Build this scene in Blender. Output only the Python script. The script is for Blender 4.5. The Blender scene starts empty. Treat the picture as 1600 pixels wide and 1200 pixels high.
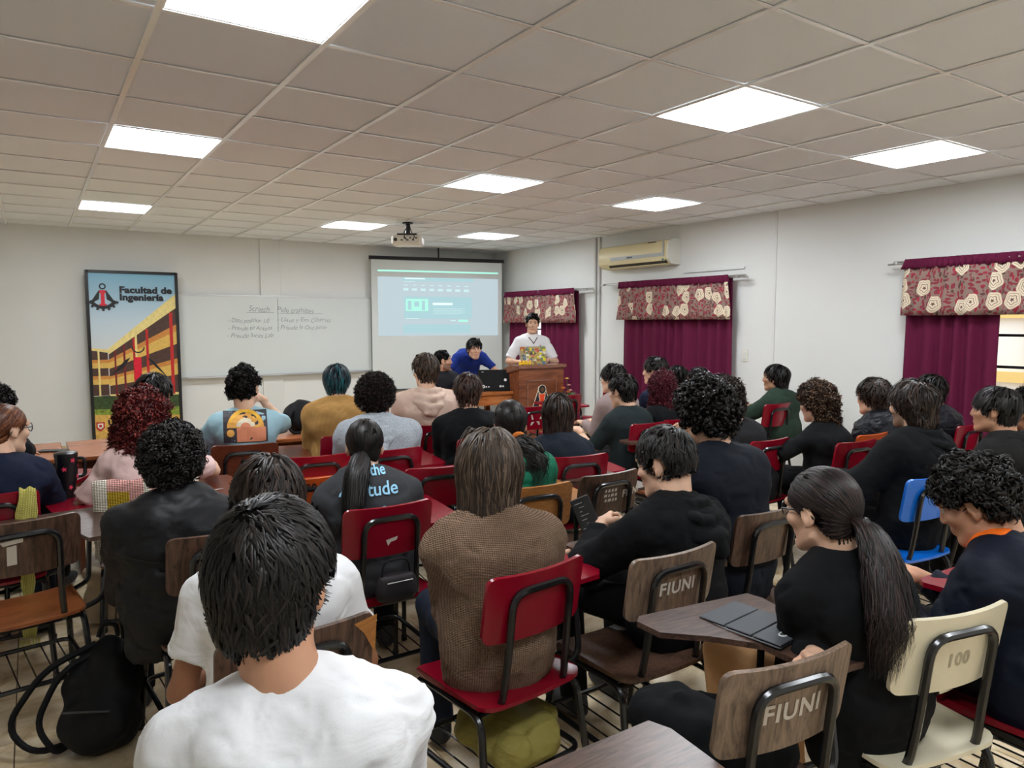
import bpy, math, random
import numpy as np
from mathutils import Vector

random.seed(7)
RNG = np.random.default_rng(7)
SC = bpy.context.scene
COL = SC.collection

# ------------------------------------------------------------------ camera
CAM_H = 1.55
FPX, YAW, PITCH = 1130.0, 0.5861, -0.0847
cam_data = bpy.data.cameras.new('camera')
cam_data.sensor_fit = 'HORIZONTAL'
cam_data.sensor_width = 36.0
cam_data.lens = FPX * 36.0 / 1600.0
cam_data.clip_start = 0.05
cam = bpy.data.objects.new('camera', cam_data)
COL.objects.link(cam)
cam.location = (0, 0, CAM_H)
cam.rotation_euler = (math.pi / 2 + PITCH, 0, -YAW)
SC.camera = cam

# ------------------------------------------------------------------ world, exposure
world = bpy.data.worlds.new('sky')
SC.world = world
world.use_nodes = True
world.node_tree.nodes['Background'].inputs[0].default_value = (0.86, 0.93, 1.0, 1)
world.node_tree.nodes['Background'].inputs[1].default_value = 2.6
SC.view_settings.view_transform = 'Standard'
SC.view_settings.look = 'None'
SC.view_settings.gamma = 1.0
SC.view_settings.use_curve_mapping = False
SC.view_settings.exposure = 0.0
PANEL_EMIT = 28.0            # ceiling light panels

# ------------------------------------------------------------------ picture measurements -> room
_f = np.array([math.sin(YAW) * math.cos(PITCH), math.cos(YAW) * math.cos(PITCH), math.sin(PITCH)])
_r = np.array([math.cos(YAW), -math.sin(YAW), 0.0])
_u = np.cross(_r, _f)
_o = np.array([0, 0, CAM_H])
def ray(px, py): return _f + _r * (px - 800) / FPX - _u * (py - 600) / FPX
def at_depth(px, py, d): return _o + ray(px, py) * d
def on_z(px, py, z): q = ray(px, py); return _o + q * (z - CAM_H) / q[2]
def on_x(px, py, x): q = ray(px, py); return _o + q * x / q[0]

TILE = 0.61
CEIL = CAM_H + 1.122
GX0, GY0 = 0.386 * 1.122, 2.08 * 1.122
WALL_L, WALL_R, WALL_B, WALL_F = -2.4, 6.33, -1.3, 10.1

# ------------------------------------------------------------------ materials
MATS = {}
def srgb(c):
    return tuple(((v / 12.92) if v <= 0.04045 else ((v + 0.055) / 1.055) ** 2.4) for v in c)
def rgb8(r, g, b): return srgb((r / 255, g / 255, b / 255))
class NT:
    def __init__(s, name):
        s.m = bpy.data.materials.new(name); s.m.use_nodes = True
        s.t = s.m.node_tree; s.b = s.t.nodes['Principled BSDF']
    def n(s, typ, **kw):
        x = s.t.nodes.new(typ)
        for k, v in kw.items():
            if k.startswith('i_'):
                key = k[2:]; key = int(key) if key.isdigit() else key.replace('_', ' ')
                x.inputs[key].default_value = v
            else: setattr(x, k, v)
        return x
    def l(s, a, b): s.t.links.new(a, b)
    def set(s, **kw):
        for k, v in kw.items(): s.b.inputs[k.replace('_', ' ')].default_value = v
    def ramp(s, stops):
        r = s.n('ShaderNodeValToRGB'); e = r.color_ramp.elements
        while len(e) < len(stops): e.new(0.5)
        for q, (p, c) in zip(e, stops): q.position = p; q.color = (*c, 1)
        return r
    def bump(s, sock, strength=0.3, dist=0.01):
        b = s.n('ShaderNodeBump'); b.inputs['Strength'].default_value = strength; b.inputs['Distance'].default_value = dist
        s.l(sock, b.inputs['Height']); s.l(b.outputs[0], s.b.inputs['Normal'])
def plain(name, c, rough=0.5, metal=0.0, spec=0.5, vary=0.0, scale=8.0, bump=0.0, bscale=60.0):
    if name in MATS: return MATS[name]
    t = NT(name); t.set(Roughness=rough, Metallic=metal, Specular_IOR_Level=spec)
    t.b.inputs['Base Color'].default_value = (*c, 1)
    tc = t.n('ShaderNodeTexCoord')
    if vary:
        nz = t.n('ShaderNodeTexNoise', i_Scale=scale, i_Detail=4.0); t.l(tc.outputs['Object'], nz.inputs['Vector'])
        lo = tuple(v * (1 - vary) for v in c); hi = tuple(min(1, v * (1 + vary)) for v in c)
        r = t.ramp([(0.3, lo), (0.7, hi)]); t.l(nz.outputs[0], r.inputs[0]); t.l(r.outputs[0], t.b.inputs['Base Color'])
    if bump:
        nb = t.n('ShaderNodeTexNoise', i_Scale=bscale, i_Detail=3.0); t.l(tc.outputs['Object'], nb.inputs['Vector'])
        t.bump(nb.outputs[0], bump, 0.004)
    MATS[name] = t.m; return t.m
def emit(name, c, s):
    if name in MATS: return MATS[name]
    t = NT(name); t.b.inputs['Base Color'].default_value = (0, 0, 0, 1)
    t.b.inputs['Emission Color'].default_value = (*c, 1); t.b.inputs['Emission Strength'].default_value = s
    t.set(Roughness=0.6)
    MATS[name] = t.m; return t.m
def wood(name, dark, light, scale=(3, 40, 40), rough=0.3, bands=2.2):
    if name in MATS: return MATS[name]
    t = NT(name); t.set(Roughness=rough)
    tc = t.n('ShaderNodeTexCoord'); mp = t.n('ShaderNodeMapping'); mp.inputs['Scale'].default_value = scale
    oi = t.n('ShaderNodeObjectInfo'); ad = t.n('ShaderNodeVectorMath', operation='ADD')
    t.l(tc.outputs['Object'], ad.inputs[0]); t.l(oi.outputs['Random'], ad.inputs[1]); t.l(ad.outputs[0], mp.inputs['Vector'])
    nz = t.n('ShaderNodeTexNoise', i_Scale=1.0, i_Detail=6.0, i_Roughness=0.65, i_Distortion=bands); t.l(mp.outputs[0], nz.inputs['Vector'])
    r = t.ramp([(0.34, dark), (0.5, tuple((a + b) / 2 for a, b in zip(dark, light))), (0.68, light)])
    t.l(nz.outputs[0], r.inputs[0]); t.l(r.outputs[0], t.b.inputs['Base Color'])
    MATS[name] = t.m; return t.m
def fabric(name, c, rough=0.85, weave=0.2, scale=220.0, fold=0.16, sheen=0.0, knit=None, mix=None, fscale=5.0):
    """cloth: fine weave relief and soft folds; knit = rib spacing, mix = second yarn colour"""
    if name in MATS: return MATS[name]
    t = NT(name); t.set(Roughness=rough, Specular_IOR_Level=0.16, Sheen_Weight=sheen)
    tc = t.n('ShaderNodeTexCoord')
    t.b.inputs['Base Color'].default_value = (*c, 1)
    if mix:
        nm = t.n('ShaderNodeTexNoise', i_Scale=260.0, i_Detail=2.0); t.l(tc.outputs['Object'], nm.inputs['Vector'])
        r = t.ramp([(0.4, c), (0.62, mix)]); t.l(nm.outputs[0], r.inputs[0]); t.l(r.outputs[0], t.b.inputs['Base Color'])
    mp = t.n('ShaderNodeMapping'); mp.inputs['Scale'].default_value = (1.0, 1.0, 1.9); mp.inputs['Rotation'].default_value = (0.3, 0.25, 0.1)
    t.l(tc.outputs['Object'], mp.inputs['Vector'])
    nf = t.n('ShaderNodeTexNoise', i_Scale=fscale, i_Detail=3.0, i_Distortion=1.4); t.l(mp.outputs[0], nf.inputs['Vector'])
    bf = t.n('ShaderNodeBump'); bf.inputs['Strength'].default_value = fold; bf.inputs['Distance'].default_value = 0.02
    t.l(nf.outputs[0], bf.inputs['Height'])
    if knit:
        w1 = t.n('ShaderNodeTexWave', wave_type='BANDS', bands_direction='X', i_Scale=1.0 / knit / 3.14, i_Distortion=0.6)
        w2 = t.n('ShaderNodeTexWave', wave_type='BANDS', bands_direction='Z', i_Scale=1.4 / knit / 3.14, i_Distortion=0.8)
        for w in (w1, w2): t.l(tc.outputs['Object'], w.inputs['Vector'])
        mu = t.n('ShaderNodeMath', operation='MULTIPLY_ADD'); t.l(w1.outputs['Fac'], mu.inputs[0]); mu.inputs[1].default_value = 0.7; t.l(w2.outputs['Fac'], mu.inputs[2])
        hs = mu.outputs[0]
        r = t.ramp([(0.25, tuple(v * 0.45 for v in c)), (1.0, tuple(min(1, v * 1.25) for v in c))]); t.l(hs, r.inputs[0]); t.l(r.outputs[0], t.b.inputs['Base Color'])
        bs, bd = 0.8, 0.006
    else:
        nw = t.n('ShaderNodeTexNoise', i_Scale=scale, i_Detail=2.0); t.l(tc.outputs['Object'], nw.inputs['Vector']); hs = nw.outputs[0]
        bs, bd = weave, 0.002
    bw = t.n('ShaderNodeBump'); bw.inputs['Strength'].default_value = bs; bw.inputs['Distance'].default_value = bd
    t.l(hs, bw.inputs['Height']); t.l(bf.outputs[0], bw.inputs['Normal']); t.l(bw.outputs[0], t.b.inputs['Normal'])
    MATS[name] = t.m; return t.m
def hair_mat(name, c, c2=None, rough=0.42):
    if name in MATS: return MATS[name]
    t = NT(name); t.set(Roughness=rough, Specular_IOR_Level=0.28)
    g = t.n('ShaderNodeNewGeometry')
    a = tuple(v * 0.45 for v in c); b = c2 or tuple(min(1, v * 1.8) for v in c)
    r = t.ramp([(0.0, a), (0.55, c), (1.0, b)]); t.l(g.outputs['Random Per Island'], r.inputs[0]); t.l(r.outputs[0], t.b.inputs['Base Color'])
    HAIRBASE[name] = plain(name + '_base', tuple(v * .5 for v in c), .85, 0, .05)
    MATS[name] = t.m; return t.m
HAIRBASE = {}
def skin_mat(name, c):
    if name in MATS: return MATS[name]
    t = NT(name); t.set(Roughness=0.5, Specular_IOR_Level=0.35, Subsurface_Weight=0.12, Subsurface_Scale=0.01)
    t.b.inputs['Subsurface Radius'].default_value = (1.0, 0.35, 0.2)
    tc = t.n('ShaderNodeTexCoord'); nz = t.n('ShaderNodeTexNoise', i_Scale=14.0, i_Detail=4.0); t.l(tc.outputs['Object'], nz.inputs['Vector'])
    r = t.ramp([(0.3, tuple(v * 0.86 for v in c)), (0.7, tuple(min(1, v * 1.08) for v in c))]); t.l(nz.outputs[0], r.inputs[0]); t.l(r.outputs[0], t.b.inputs['Base Color'])
    MATS[name] = t.m; return t.m

# ------------------------------------------------------------------ object helpers
def link(o, parent=None):
    COL.objects.link(o)
    if parent is not None: o.parent = parent
    return o
def tag(o, label=None, cat=None, group=None, kind=None):
    if label: o['label'] = label
    if cat: o['category'] = cat
    if group: o['group'] = group
    if kind: o['kind'] = kind
    return o
def empty(name, loc=(0, 0, 0), rz=0.0):
    o = bpy.data.objects.new(name, None); o.empty_display_size = 0.1
    COL.objects.link(o); o.location = loc; o.rotation_euler = (0, 0, rz); return o
def mesh_of(name, V, F, mats, smooth=True, angle=None, midx=None):
    me = bpy.data.meshes.new(name)
    if isinstance(V, np.ndarray): V = V.astype(np.float32)
    me.from_pydata(V, [], F)
    for m in (mats if isinstance(mats, (list, tuple)) else [mats]): me.materials.append(m)
    if midx is not None: me.polygons.foreach_set('material_index', np.asarray(midx, dtype=np.int32))
    if smooth:
        me.shade_smooth()
        if angle: me.set_sharp_from_angle(angle=math.radians(angle))
    me.update(); return me
def obj(name, me, parent=None, loc=None, rz=None):
    o = bpy.data.objects.new(name, me); link(o, parent)
    if loc is not None: o.location = loc
    if rz is not None: o.rotation_euler = (0, 0, rz)
    return o
class MB:
    """collects verts and faces of one mesh"""
    def __init__(s): s.v = []; s.f = []; s.mi = []; s.cur = 0
    def add(s, V, F):
        n = len(s.v); s.v += [tuple(map(float, p)) for p in V]; s.f += [tuple(int(i) + n for i in f) for f in F]; s.mi += [s.cur] * len(F); return s
    def box(s, c, d, rot=None, bev=0.0):
        hx, hy, hz = d[0] / 2, d[1] / 2, d[2] / 2; b = min(bev, hx * .9, hy * .9, hz * .9)
        if b <= 0:
            P = [(x, y, z) for z in (-hz, hz) for y in (-hy, hy) for x in (-hx, hx)]
            Fc = [(0, 2, 3, 1), (4, 5, 7, 6), (0, 1, 5, 4), (2, 6, 7, 3), (0, 4, 6, 2), (1, 3, 7, 5)]
        else:
            P = []; ix = {}
            def q(k, p): ix[k] = len(P); P.append(p)
            for sx in (-1, 1):
                for sy in (-1, 1):
                    for sz in (-1, 1):
                        q((sx, sy, sz, 0), (sx * hx, sy * (hy - b), sz * (hz - b)))
                        q((sx, sy, sz, 1), (sx * (hx - b), sy * hy, sz * (hz - b)))
                        q((sx, sy, sz, 2), (sx * (hx - b), sy * (hy - b), sz * hz))
            Fc = []
            for a in range(3):
                o1, o2 = [(1, 2), (2, 0), (0, 1)][a]
                for sg in (-1, 1):
                    L = []
                    for (u, v) in ((-1, -1), (1, -1), (1, 1), (-1, 1)):
                        k = [0, 0, 0]; k[a] = sg; k[o1] = u; k[o2] = v; L.append(ix[(*k, a)])
                    Fc.append(tuple(L if sg > 0 else L[::-1]))
                for u in (-1, 1):
                    for v in (-1, 1):
                        k0 = [0, 0, 0]; k1 = [0, 0, 0]; k0[a] = -1; k1[a] = 1
                        for k in (k0, k1): k[o1] = u; k[o2] = v
                        L = [ix[(*k0, o1)], ix[(*k1, o1)], ix[(*k1, o2)], ix[(*k0, o2)]]
                        Fc.append(tuple(L if u * v < 0 else L[::-1]))
            for sx in (-1, 1):
                for sy in (-1, 1):
                    for sz in (-1, 1):
                        L = [ix[(sx, sy, sz, i)] for i in range(3)]
                        Fc.append(tuple(L if sx * sy * sz > 0 else L[::-1]))
        M = np.eye(3) if rot is None else np.asarray(rot)
        return s.add([M @ np.array(p) + np.array(c) for p in P], Fc)
    def poly(s, pts, off):
        """extruded polygon: pts 3d ring, off = extrusion vector"""
        n = len(pts); off = np.array(off, float)
        A = [np.array(p, float) for p in pts]; B = [p + off for p in A]
        F = [tuple(range(n))[::-1], tuple(range(n, 2 * n))] + [(i, (i + 1) % n, n + (i + 1) % n, n + i) for i in range(n)]
        return s.add(A + B, F)
    def tube(s, pts, r, n=8, fillet=0.0, closed=False, cap=True):
        P = fillet_path([np.array(p, float) for p in pts], fillet, closed) if fillet else [np.array(p, float) for p in pts]
        K = len(P); rr = np.full(K, r) if np.isscalar(r) else np.interp(np.linspace(0, 1, K), np.linspace(0, 1, len(r)), r)
        T = []
        for i in range(K):
            a = P[i - 1] if (closed or i > 0) else P[i]; b = P[(i + 1) % K] if (closed or i < K - 1) else P[i]
            t = b - a; T.append(t / (np.linalg.norm(t) + 1e-9))
        up = np.array([0, 0, 1.0]) if abs(T[0][2]) < 0.9 else np.array([1.0, 0, 0])
        N = np.cross(T[0], up); N /= np.linalg.norm(N); V = []
        for i in range(K):
            N = N - T[i] * (N @ T[i]); N /= np.linalg.norm(N) + 1e-9; B = np.cross(T[i], N)
            for k in range(n):
                a = 2 * math.pi * k / n; V.append(P[i] + rr[i] * (math.cos(a) * N + math.sin(a) * B))
        F = []
        for i in range(K if closed else K - 1):
            j = (i + 1) % K
            for k in range(n): F.append((i * n + k, i * n + (k + 1) % n, j * n + (k + 1) % n, j * n + k))
        if cap and not closed: F += [tuple(range(n))[::-1], tuple((K - 1) * n + k for k in range(n))]
        return s.add(V, F)
    def lathe(s, prof, n=20, c=(0, 0, 0), rot=None):
        M = np.eye(3) if rot is None else np.asarray(rot); V = []; F = []
        for (r, z) in prof:
            for k in range(n):
                a = 2 * math.pi * k / n; V.append(M @ np.array([r * math.cos(a), r * math.sin(a), z]) + np.array(c))
        for i in range(len(prof) - 1):
            for k in range(n): F.append((i * n + k, i * n + (k + 1) % n, (i + 1) * n + (k + 1) % n, (i + 1) * n + k))
        F += [tuple(range(n))[::-1], tuple((len(prof) - 1) * n + k for k in range(n))]
        return s.add(V, F)
    def mesh(s, name, mats, smooth=True, angle=35): return mesh_of(name, s.v, s.f, mats, smooth, angle, s.mi)
    def build(s, name, mats, parent=None, smooth=True, angle=35, loc=None, rz=None):
        return obj(name, s.mesh(name, mats, smooth, angle), parent, loc, rz)
def fillet_path(P, r, closed=False, seg=5):
    out = []; n = len(P)
    for i in range(n):
        if not closed and i in (0, n - 1): out.append(P[i]); continue
        a, b, c = P[i - 1], P[i], P[(i + 1) % n]
        u = a - b; v = c - b; lu, lv = np.linalg.norm(u), np.linalg.norm(v)
        if lu < 1e-6 or lv < 1e-6: continue
        q = min(r, lu * .49, lv * .49); p0 = b + u / lu * q; p1 = b + v / lv * q
        for k in range(seg + 1):
            t = k / seg; out.append((1 - t) ** 2 * p0 + 2 * t * (1 - t) * b + t * t * p1)
    return out
def Rx(a): c, s = math.cos(a), math.sin(a); return np.array([[1, 0, 0], [0, c, -s], [0, s, c]])
def Ry(a): c, s = math.cos(a), math.sin(a); return np.array([[c, 0, s], [0, 1, 0], [-s, 0, c]])
def Rz(a): c, s = math.cos(a), math.sin(a); return np.array([[c, -s, 0], [s, c, 0], [0, 0, 1]])
def panel(w, h, th, rad=0.03, curve=0.0, nx=12):
    """rounded plywood panel in the x-z plane, thickness along y (front face +y), edges bent to +y"""
    rad = min(rad, w / 2, h / 2)
    e = [w / 2 - rad + rad * math.sin(math.pi / 2 * k / 4) for k in range(5)]
    xs = [-x for x in e[::-1]] + list(np.linspace(-(w / 2 - rad), w / 2 - rad, nx))[1:-1] + e
    V = []; F = []
    for x in xs:
        q = max(0.0, abs(x) - (w / 2 - rad)); hh = h / 2 - (rad - math.sqrt(max(0, rad * rad - q * q)))
        y = curve * (2 * x / w) ** 2
        V += [(x, y + th / 2, -hh), (x, y + th / 2, hh), (x, y - th / 2, hh), (x, y - th / 2, -hh)]
    n = len(xs)
    for i in range(n - 1):
        a, b = 4 * i, 4 * i + 4
        for k in range(4): F.append((a + k, b + k, b + (k + 1) % 4, a + (k + 1) % 4))
    F += [(0, 1, 2, 3), (4 * n - 1, 4 * n - 2, 4 * n - 3, 4 * n - 4)]
    return V, F
def text_mesh(txt, size, bold=0.0, shear=0.0, ext=0.0, align='CENTER', spacing=1.0):
    cu = bpy.data.curves.new('text', 'FONT'); cu.body = txt; cu.size = size; cu.align_x = align; cu.align_y = 'CENTER'
    cu.offset = bold; cu.shear = shear; cu.extrude = ext; cu.resolution_u = 3; cu.space_character = spacing
    o = bpy.data.objects.new('text', cu); COL.objects.link(o)
    dg = bpy.context.evaluated_depsgraph_get(); me = o.evaluated_get(dg).to_mesh()
    V = np.array([v.co[:] for v in me.vertices]); F = [tuple(p.vertices) for p in me.polygons]
    o.evaluated_get(dg).to_mesh_clear(); bpy.data.objects.remove(o); bpy.data.curves.remove(cu)
    return (V if len(V) else np.zeros((0, 3))), F
# ------------------------------------------------------------------ implicit-surface modelling (organic bodies, hair, cloth)
_LAT = np.random.default_rng(3).standard_normal((32, 32, 32)).astype(np.float32)
def vnoise(P):
    """smooth value noise, P (...,3)"""
    i = np.floor(P).astype(np.int32); f = (P - i); f = f * f * (3 - 2 * f); i &= 31; j = (i + 1) & 31
    L = _LAT; fx, fy, fz = f[..., 0], f[..., 1], f[..., 2]
    def g(a, b, c): return L[a, b, c]
    x0, y0, z0, x1, y1, z1 = i[..., 0], i[..., 1], i[..., 2], j[..., 0], j[..., 1], j[..., 2]
    a = g(x0, y0, z0) * (1 - fx) + g(x1, y0, z0) * fx; b = g(x0, y1, z0) * (1 - fx) + g(x1, y1, z0) * fx
    c = g(x0, y0, z1) * (1 - fx) + g(x1, y0, z1) * fx; d = g(x0, y1, z1) * (1 - fx) + g(x1, y1, z1) * fx
    return (a * (1 - fy) + b * fy) * (1 - fz) + (c * (1 - fy) + d * fy) * fz
def norm(v): v = np.asarray(v, float); return v / (np.linalg.norm(v) + 1e-9)
class Cap:
    """tapered capsule, optional flat ends"""
    def __init__(s, a, b, ra, rb=None, cut0=False, cut1=False, sub=False, k=None):
        s.a = np.asarray(a, float); s.b = np.asarray(b, float); s.ra = ra; s.rb = ra if rb is None else rb
        s.cut0, s.cut1, s.sub, s.k = cut0, cut1, sub, k
        m = max(s.ra, s.rb); s.lo = np.minimum(s.a, s.b) - m; s.hi = np.maximum(s.a, s.b) + m
    def d(s, P):
        ab = s.b - s.a; L2 = ab @ ab + 1e-12; q = P - s.a; t0 = (q @ ab) / L2; t = np.clip(t0, 0, 1)
        d = np.sqrt(((q - t[..., None] * ab) ** 2).sum(-1)) - (s.ra + (s.rb - s.ra) * t)
        L = math.sqrt(L2)
        if s.cut1: d = np.maximum(d, (t0 - 1) * L)
        if s.cut0: d = np.maximum(d, -t0 * L)
        return d
class Ell:
    def __init__(s, c, r, R=None, sub=False, k=None):
        s.c = np.asarray(c, float); s.r = np.asarray(r, float); s.R = R; s.sub = sub; s.k = k
        m = s.r if R is None else np.abs(R) @ s.r
        s.lo = s.c - m; s.hi = s.c + m
    def d(s, P):
        q = P - s.c
        if s.R is not None: q = q @ s.R          # R columns = local axes
        k0 = np.sqrt(((q / s.r) ** 2).sum(-1)); k1 = np.sqrt(((q / s.r ** 2) ** 2).sum(-1)) + 1e-9
        return k0 * (k0 - 1) / k1
class Half:
    """keeps the side n.p < o (intersection)"""
    def __init__(s, n, o, k=0.012): s.n = norm(n); s.o = o; s.k = k
    def d(s, P): return P @ s.n - s.o
def smin(a, b, k):
    h = np.clip(0.5 + 0.5 * (b - a) / k, 0, 1); return b * (1 - h) + a * h - k * h * (1 - h)
def field(prims, P, k):
    D = np.full(P.shape[:-1], 0.5)
    for p in prims:
        kk = k if p.k is None else p.k
        if isinstance(p, Half): D = -smin(-D, -p.d(P), kk)
        elif p.sub: D = -smin(-D, p.d(P), kk)
        else: D = smin(D, p.d(P), kk)
    return D
def sdf_mesh(prims, h, k=0.03, disp=None):
    pos = [p for p in prims if not isinstance(p, Half) and not p.sub]
    lo = np.min([p.lo for p in pos], 0) - 2.2 * h - 0.01; hi = np.max([p.hi for p in pos], 0) + 2.2 * h + 0.01
    n = np.ceil((hi - lo) / h).astype(int) + 1
    ax = [lo[i] + h * np.arange(n[i]) for i in range(3)]
    D = np.full(n, 0.5, np.float32)
    for p in prims:
        kk = k if p.k is None else p.k
        if isinstance(p, Half): i0 = np.zeros(3, int); i1 = n
        else:
            m = kk + 2.5 * h
            i0 = np.maximum(0, np.floor((p.lo - m - lo) / h).astype(int)); i1 = np.minimum(n, np.ceil((p.hi + m - lo) / h).astype(int) + 1)
        if (i1 <= i0).any(): continue
        sl = tuple(slice(a, b) for a, b in zip(i0, i1))
        P = np.stack(np.meshgrid(*[ax[i][i0[i]:i1[i]] for i in range(3)], indexing='ij'), -1)
        d = p.d(P); B = D[sl]
        if isinstance(p, Half): D[sl] = -smin(-B, -d, kk)
        elif p.sub: D[sl] = -smin(-B, d, kk)
        else: D[sl] = smin(B, d, kk)
    if disp is not None:
        near = np.abs(D) < 0.06; idx = np.nonzero(near)
        P = np.stack([ax[i][idx[i]] for i in range(3)], -1); D[idx] += disp(P).astype(np.float32)
    return surf_net(D, lo, h)
def surf_net(D, lo, h):
    s = D < 0; n = np.array(D.shape)
    c = [(i, j, k) for i in (0, 1) for j in (0, 1) for k in (0, 1)]
    def sh(A, o): return A[o[0]:n[0] - 1 + o[0], o[1]:n[1] - 1 + o[1], o[2]:n[2] - 1 + o[2]]
    cnt = sum(sh(s, o).astype(np.int8) for o in c)
    cells = np.nonzero((cnt > 0) & (cnt < 8)); m = len(cells[0])
    vid = np.full(n - 1, -1, np.int64); vid[cells] = np.arange(m)
    base = np.stack(cells, -1).astype(float); acc = np.zeros((m, 3)); num = np.zeros(m)
    dv = {o: D[cells[0] + o[0], cells[1] + o[1], cells[2] + o[2]].astype(float) for o in c}
    for a in c:
        for axx in range(3):
            if a[axx]: continue
            b = list(a); b[axx] = 1; b = tuple(b); d0, d1 = dv[a], dv[b]; x = (d0 < 0) != (d1 < 0)
            t = np.where(x, d0 / np.where(x, d0 - d1, 1), 0)
            p = np.array(a, float)[None] + np.zeros((m, 3)); p[:, axx] += t
            acc += p * x[:, None]; num += x
    V = lo + h * (base + acc / num[:, None])
    Fs = []
    for axx in range(3):
        e0 = [slice(None)] * 3; e1 = [slice(None)] * 3; e0[axx] = slice(0, -1); e1[axx] = slice(1, None)
        x = np.nonzero(s[tuple(e0)] != s[tuple(e1)]); q = np.stack(x, -1); u, v = [(1, 2), (2, 0), (0, 1)][axx]
        ok = (q[:, u] > 0) & (q[:, v] > 0) & (q[:, u] < n[u] - 1) & (q[:, v] < n[v] - 1); q = q[ok]
        ins = s[tuple(q.T)]
        def at(du, dv_):
            r = q.copy(); r[:, u] += du; r[:, v] += dv_; return vid[tuple(r.T)]
        Q = np.stack([at(-1, -1), at(0, -1), at(0, 0), at(-1, 0)], -1)
        Q[~ins] = Q[~ins][:, ::-1]; Fs.append(Q)
    F = np.concatenate(Fs); return V, F[(F >= 0).all(1)]
def vnormals(V, F):
    n = np.cross(V[F[:, 2]] - V[F[:, 0]], V[F[:, 3]] - V[F[:, 1]]); N = np.zeros_like(V)
    for k in range(4): np.add.at(N, F[:, k], n)
    return N / (np.linalg.norm(N, axis=1, keepdims=True) + 1e-12)
def join_np(parts):
    V = []; F = []; n = 0
    for v, f in parts: V.append(v); F.append(f + n); n += len(v)
    return np.concatenate(V), np.concatenate(F)
def ribbons(P, N, w, taper=True, thin=False):
    """P (n,K,3) strand paths, N (n,K,3) outward normals -> V-section strands"""
    n, K, _ = P.shape; T = np.gradient(P, axis=1); T /= np.linalg.norm(T, axis=2, keepdims=True) + 1e-9
    B = np.cross(T, N); B /= np.linalg.norm(B, axis=2, keepdims=True) + 1e-9
    prof = np.interp(np.linspace(0, 1, K), [0, .15, .6, 1], [0.55, 1, .9, .12]) if taper else np.ones(K)
    ww = (np.asarray(w).reshape(-1, 1) * prof[None])[..., None]
    V = np.stack([P - B * ww, P + B * ww] if thin else [P - B * ww, P + N * ww * .55, P + B * ww], 2)          # n,K,2 or 3,3
    ids = np.arange(n * K * V.shape[2]).reshape(n, K, V.shape[2])
    F = np.stack([ids[:, :-1, :-1], ids[:, :-1, 1:], ids[:, 1:, 1:], ids[:, 1:, :-1]], -1).reshape(-1, 4)
    return V.reshape(-1, 3), F

# ------------------------------------------------------------------ hands
_HAND = {}
def hand_np(curl, h):
    key = (curl, h)
    if key in _HAND: return _HAND[key]
    pr = [Ell((0, .048, 0), (.040, .052, .016)), Cap((0, -.03, 0), (0, .03, 0), .026, .027), Cap((-.028, .03, 0), (-.03, .085, 0), .012, .010), Cap((.026, .03, 0), (.03, .08, 0), .012, .009)]
    for x, y, L, r, sp in ((-.029, .088, .072, .0088, -.10), (-.0095, .094, .080, .009, -.02), (.010, .091, .074, .0087, .05), (.0285, .082, .058, .0078, .14)):
        p = np.array([x, y - .012, 0.0]); a = 0.12 + curl * .5
        for q, (fr, rr) in enumerate(((.46, 1.0), (.31, .93), (.23, .84))):
            d = np.array([math.sin(sp) * math.cos(a), math.cos(sp) * math.cos(a), -math.sin(a)]); e = p + d * (L * fr + (.012 if q == 0 else 0))
            pr.append(Cap(p, e, r * rr, r * rr * .93, k=.004)); p = e; a += curl * (1.0 if q == 0 else .7)
    p = np.array([-.024, .022, -.006]); d = norm((-.72, .66, -.22 - .3 * curl))
    for q, (L, r) in enumerate(((.040, .0135), (.030, .0108), (.024, .0095))):
        e = p + d * L; pr.append(Cap(p, e, r, r * .92, k=.006)); p = e; d = norm(d + np.array((.28 * (q + 1) * .6, .25, -.35 * curl)))
    _HAND[key] = sdf_mesh(pr, h, .012); return _HAND[key]
def place_hand(side, wrist, fdir, palm, curl, h, s=1.0):
    V, F = hand_np(curl, h); V = V.copy() * s
    if side < 0: V[:, 0] *= -1; F = F[:, ::-1]
    y = norm(fdir); z = -(np.asarray(palm, float) - y * (np.asarray(palm) @ y)); z = norm(z); x = np.cross(y, z)
    return V @ np.stack([x, y, z]) + wrist, F

# ------------------------------------------------------------------ head (local: x right, y forward, z up, origin between the ears)
def head_prims(male=True):
    j = 1.0 if male else .93
    pr = [Ell((0, -.014, .030), (.0745, .096, .086)), Ell((0, .030, -.035), (.060 * j, .062, .084)),
          Ell((0, .068, -.099), (.024 * j, .020, .017)), Cap((-.046 * j, .005, -.066), (-.018, .066, -.100), .017, .015), Cap((.046 * j, .005, -.066), (.018, .066, -.100), .017, .015),
          Cap((-.040, .080, .032), (.040, .080, .032), .013), Ell((-.042, .060, -.018), (.024, .026, .022)), Ell((.042, .060, -.018), (.024, .026, .022)),
          Ell((-.032, .100, .010), (.019, .013, .012), sub=True, k=.010), Ell((.032, .100, .010), (.019, .013, .012), sub=True, k=.010),
          Cap((0, .088, .016), (0, .1035, -.024), .0085, .0105, k=.010), Ell((-.0115, .096, -.029), (.0085, .010, .007), k=.006), Ell((.0115, .096, -.029), (.0085, .010, .007), k=.006),
          Ell((0, .085, -.057), (.024, .013, .0065), k=.008), Ell((0, .084, -.068), (.020, .013, .0075), k=.008), Ell((0, .099, -.0622), (.023, .007, .0014), sub=True, k=.003)]
    for s in (-1, 1):
        R = Rz(s * -.35) @ Rx(-.18)
        pr += [Ell((s * .079, -.010, -.002), (.0085, .0200, .0325), R, k=.006), Ell((s * .076, -.004, -.030), (.0075, .010, .012), R, k=.006),
               Ell((s * .0885, -.003, .004), (.0055, .0115, .021), R, sub=True, k=.005)]
    return pr

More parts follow.
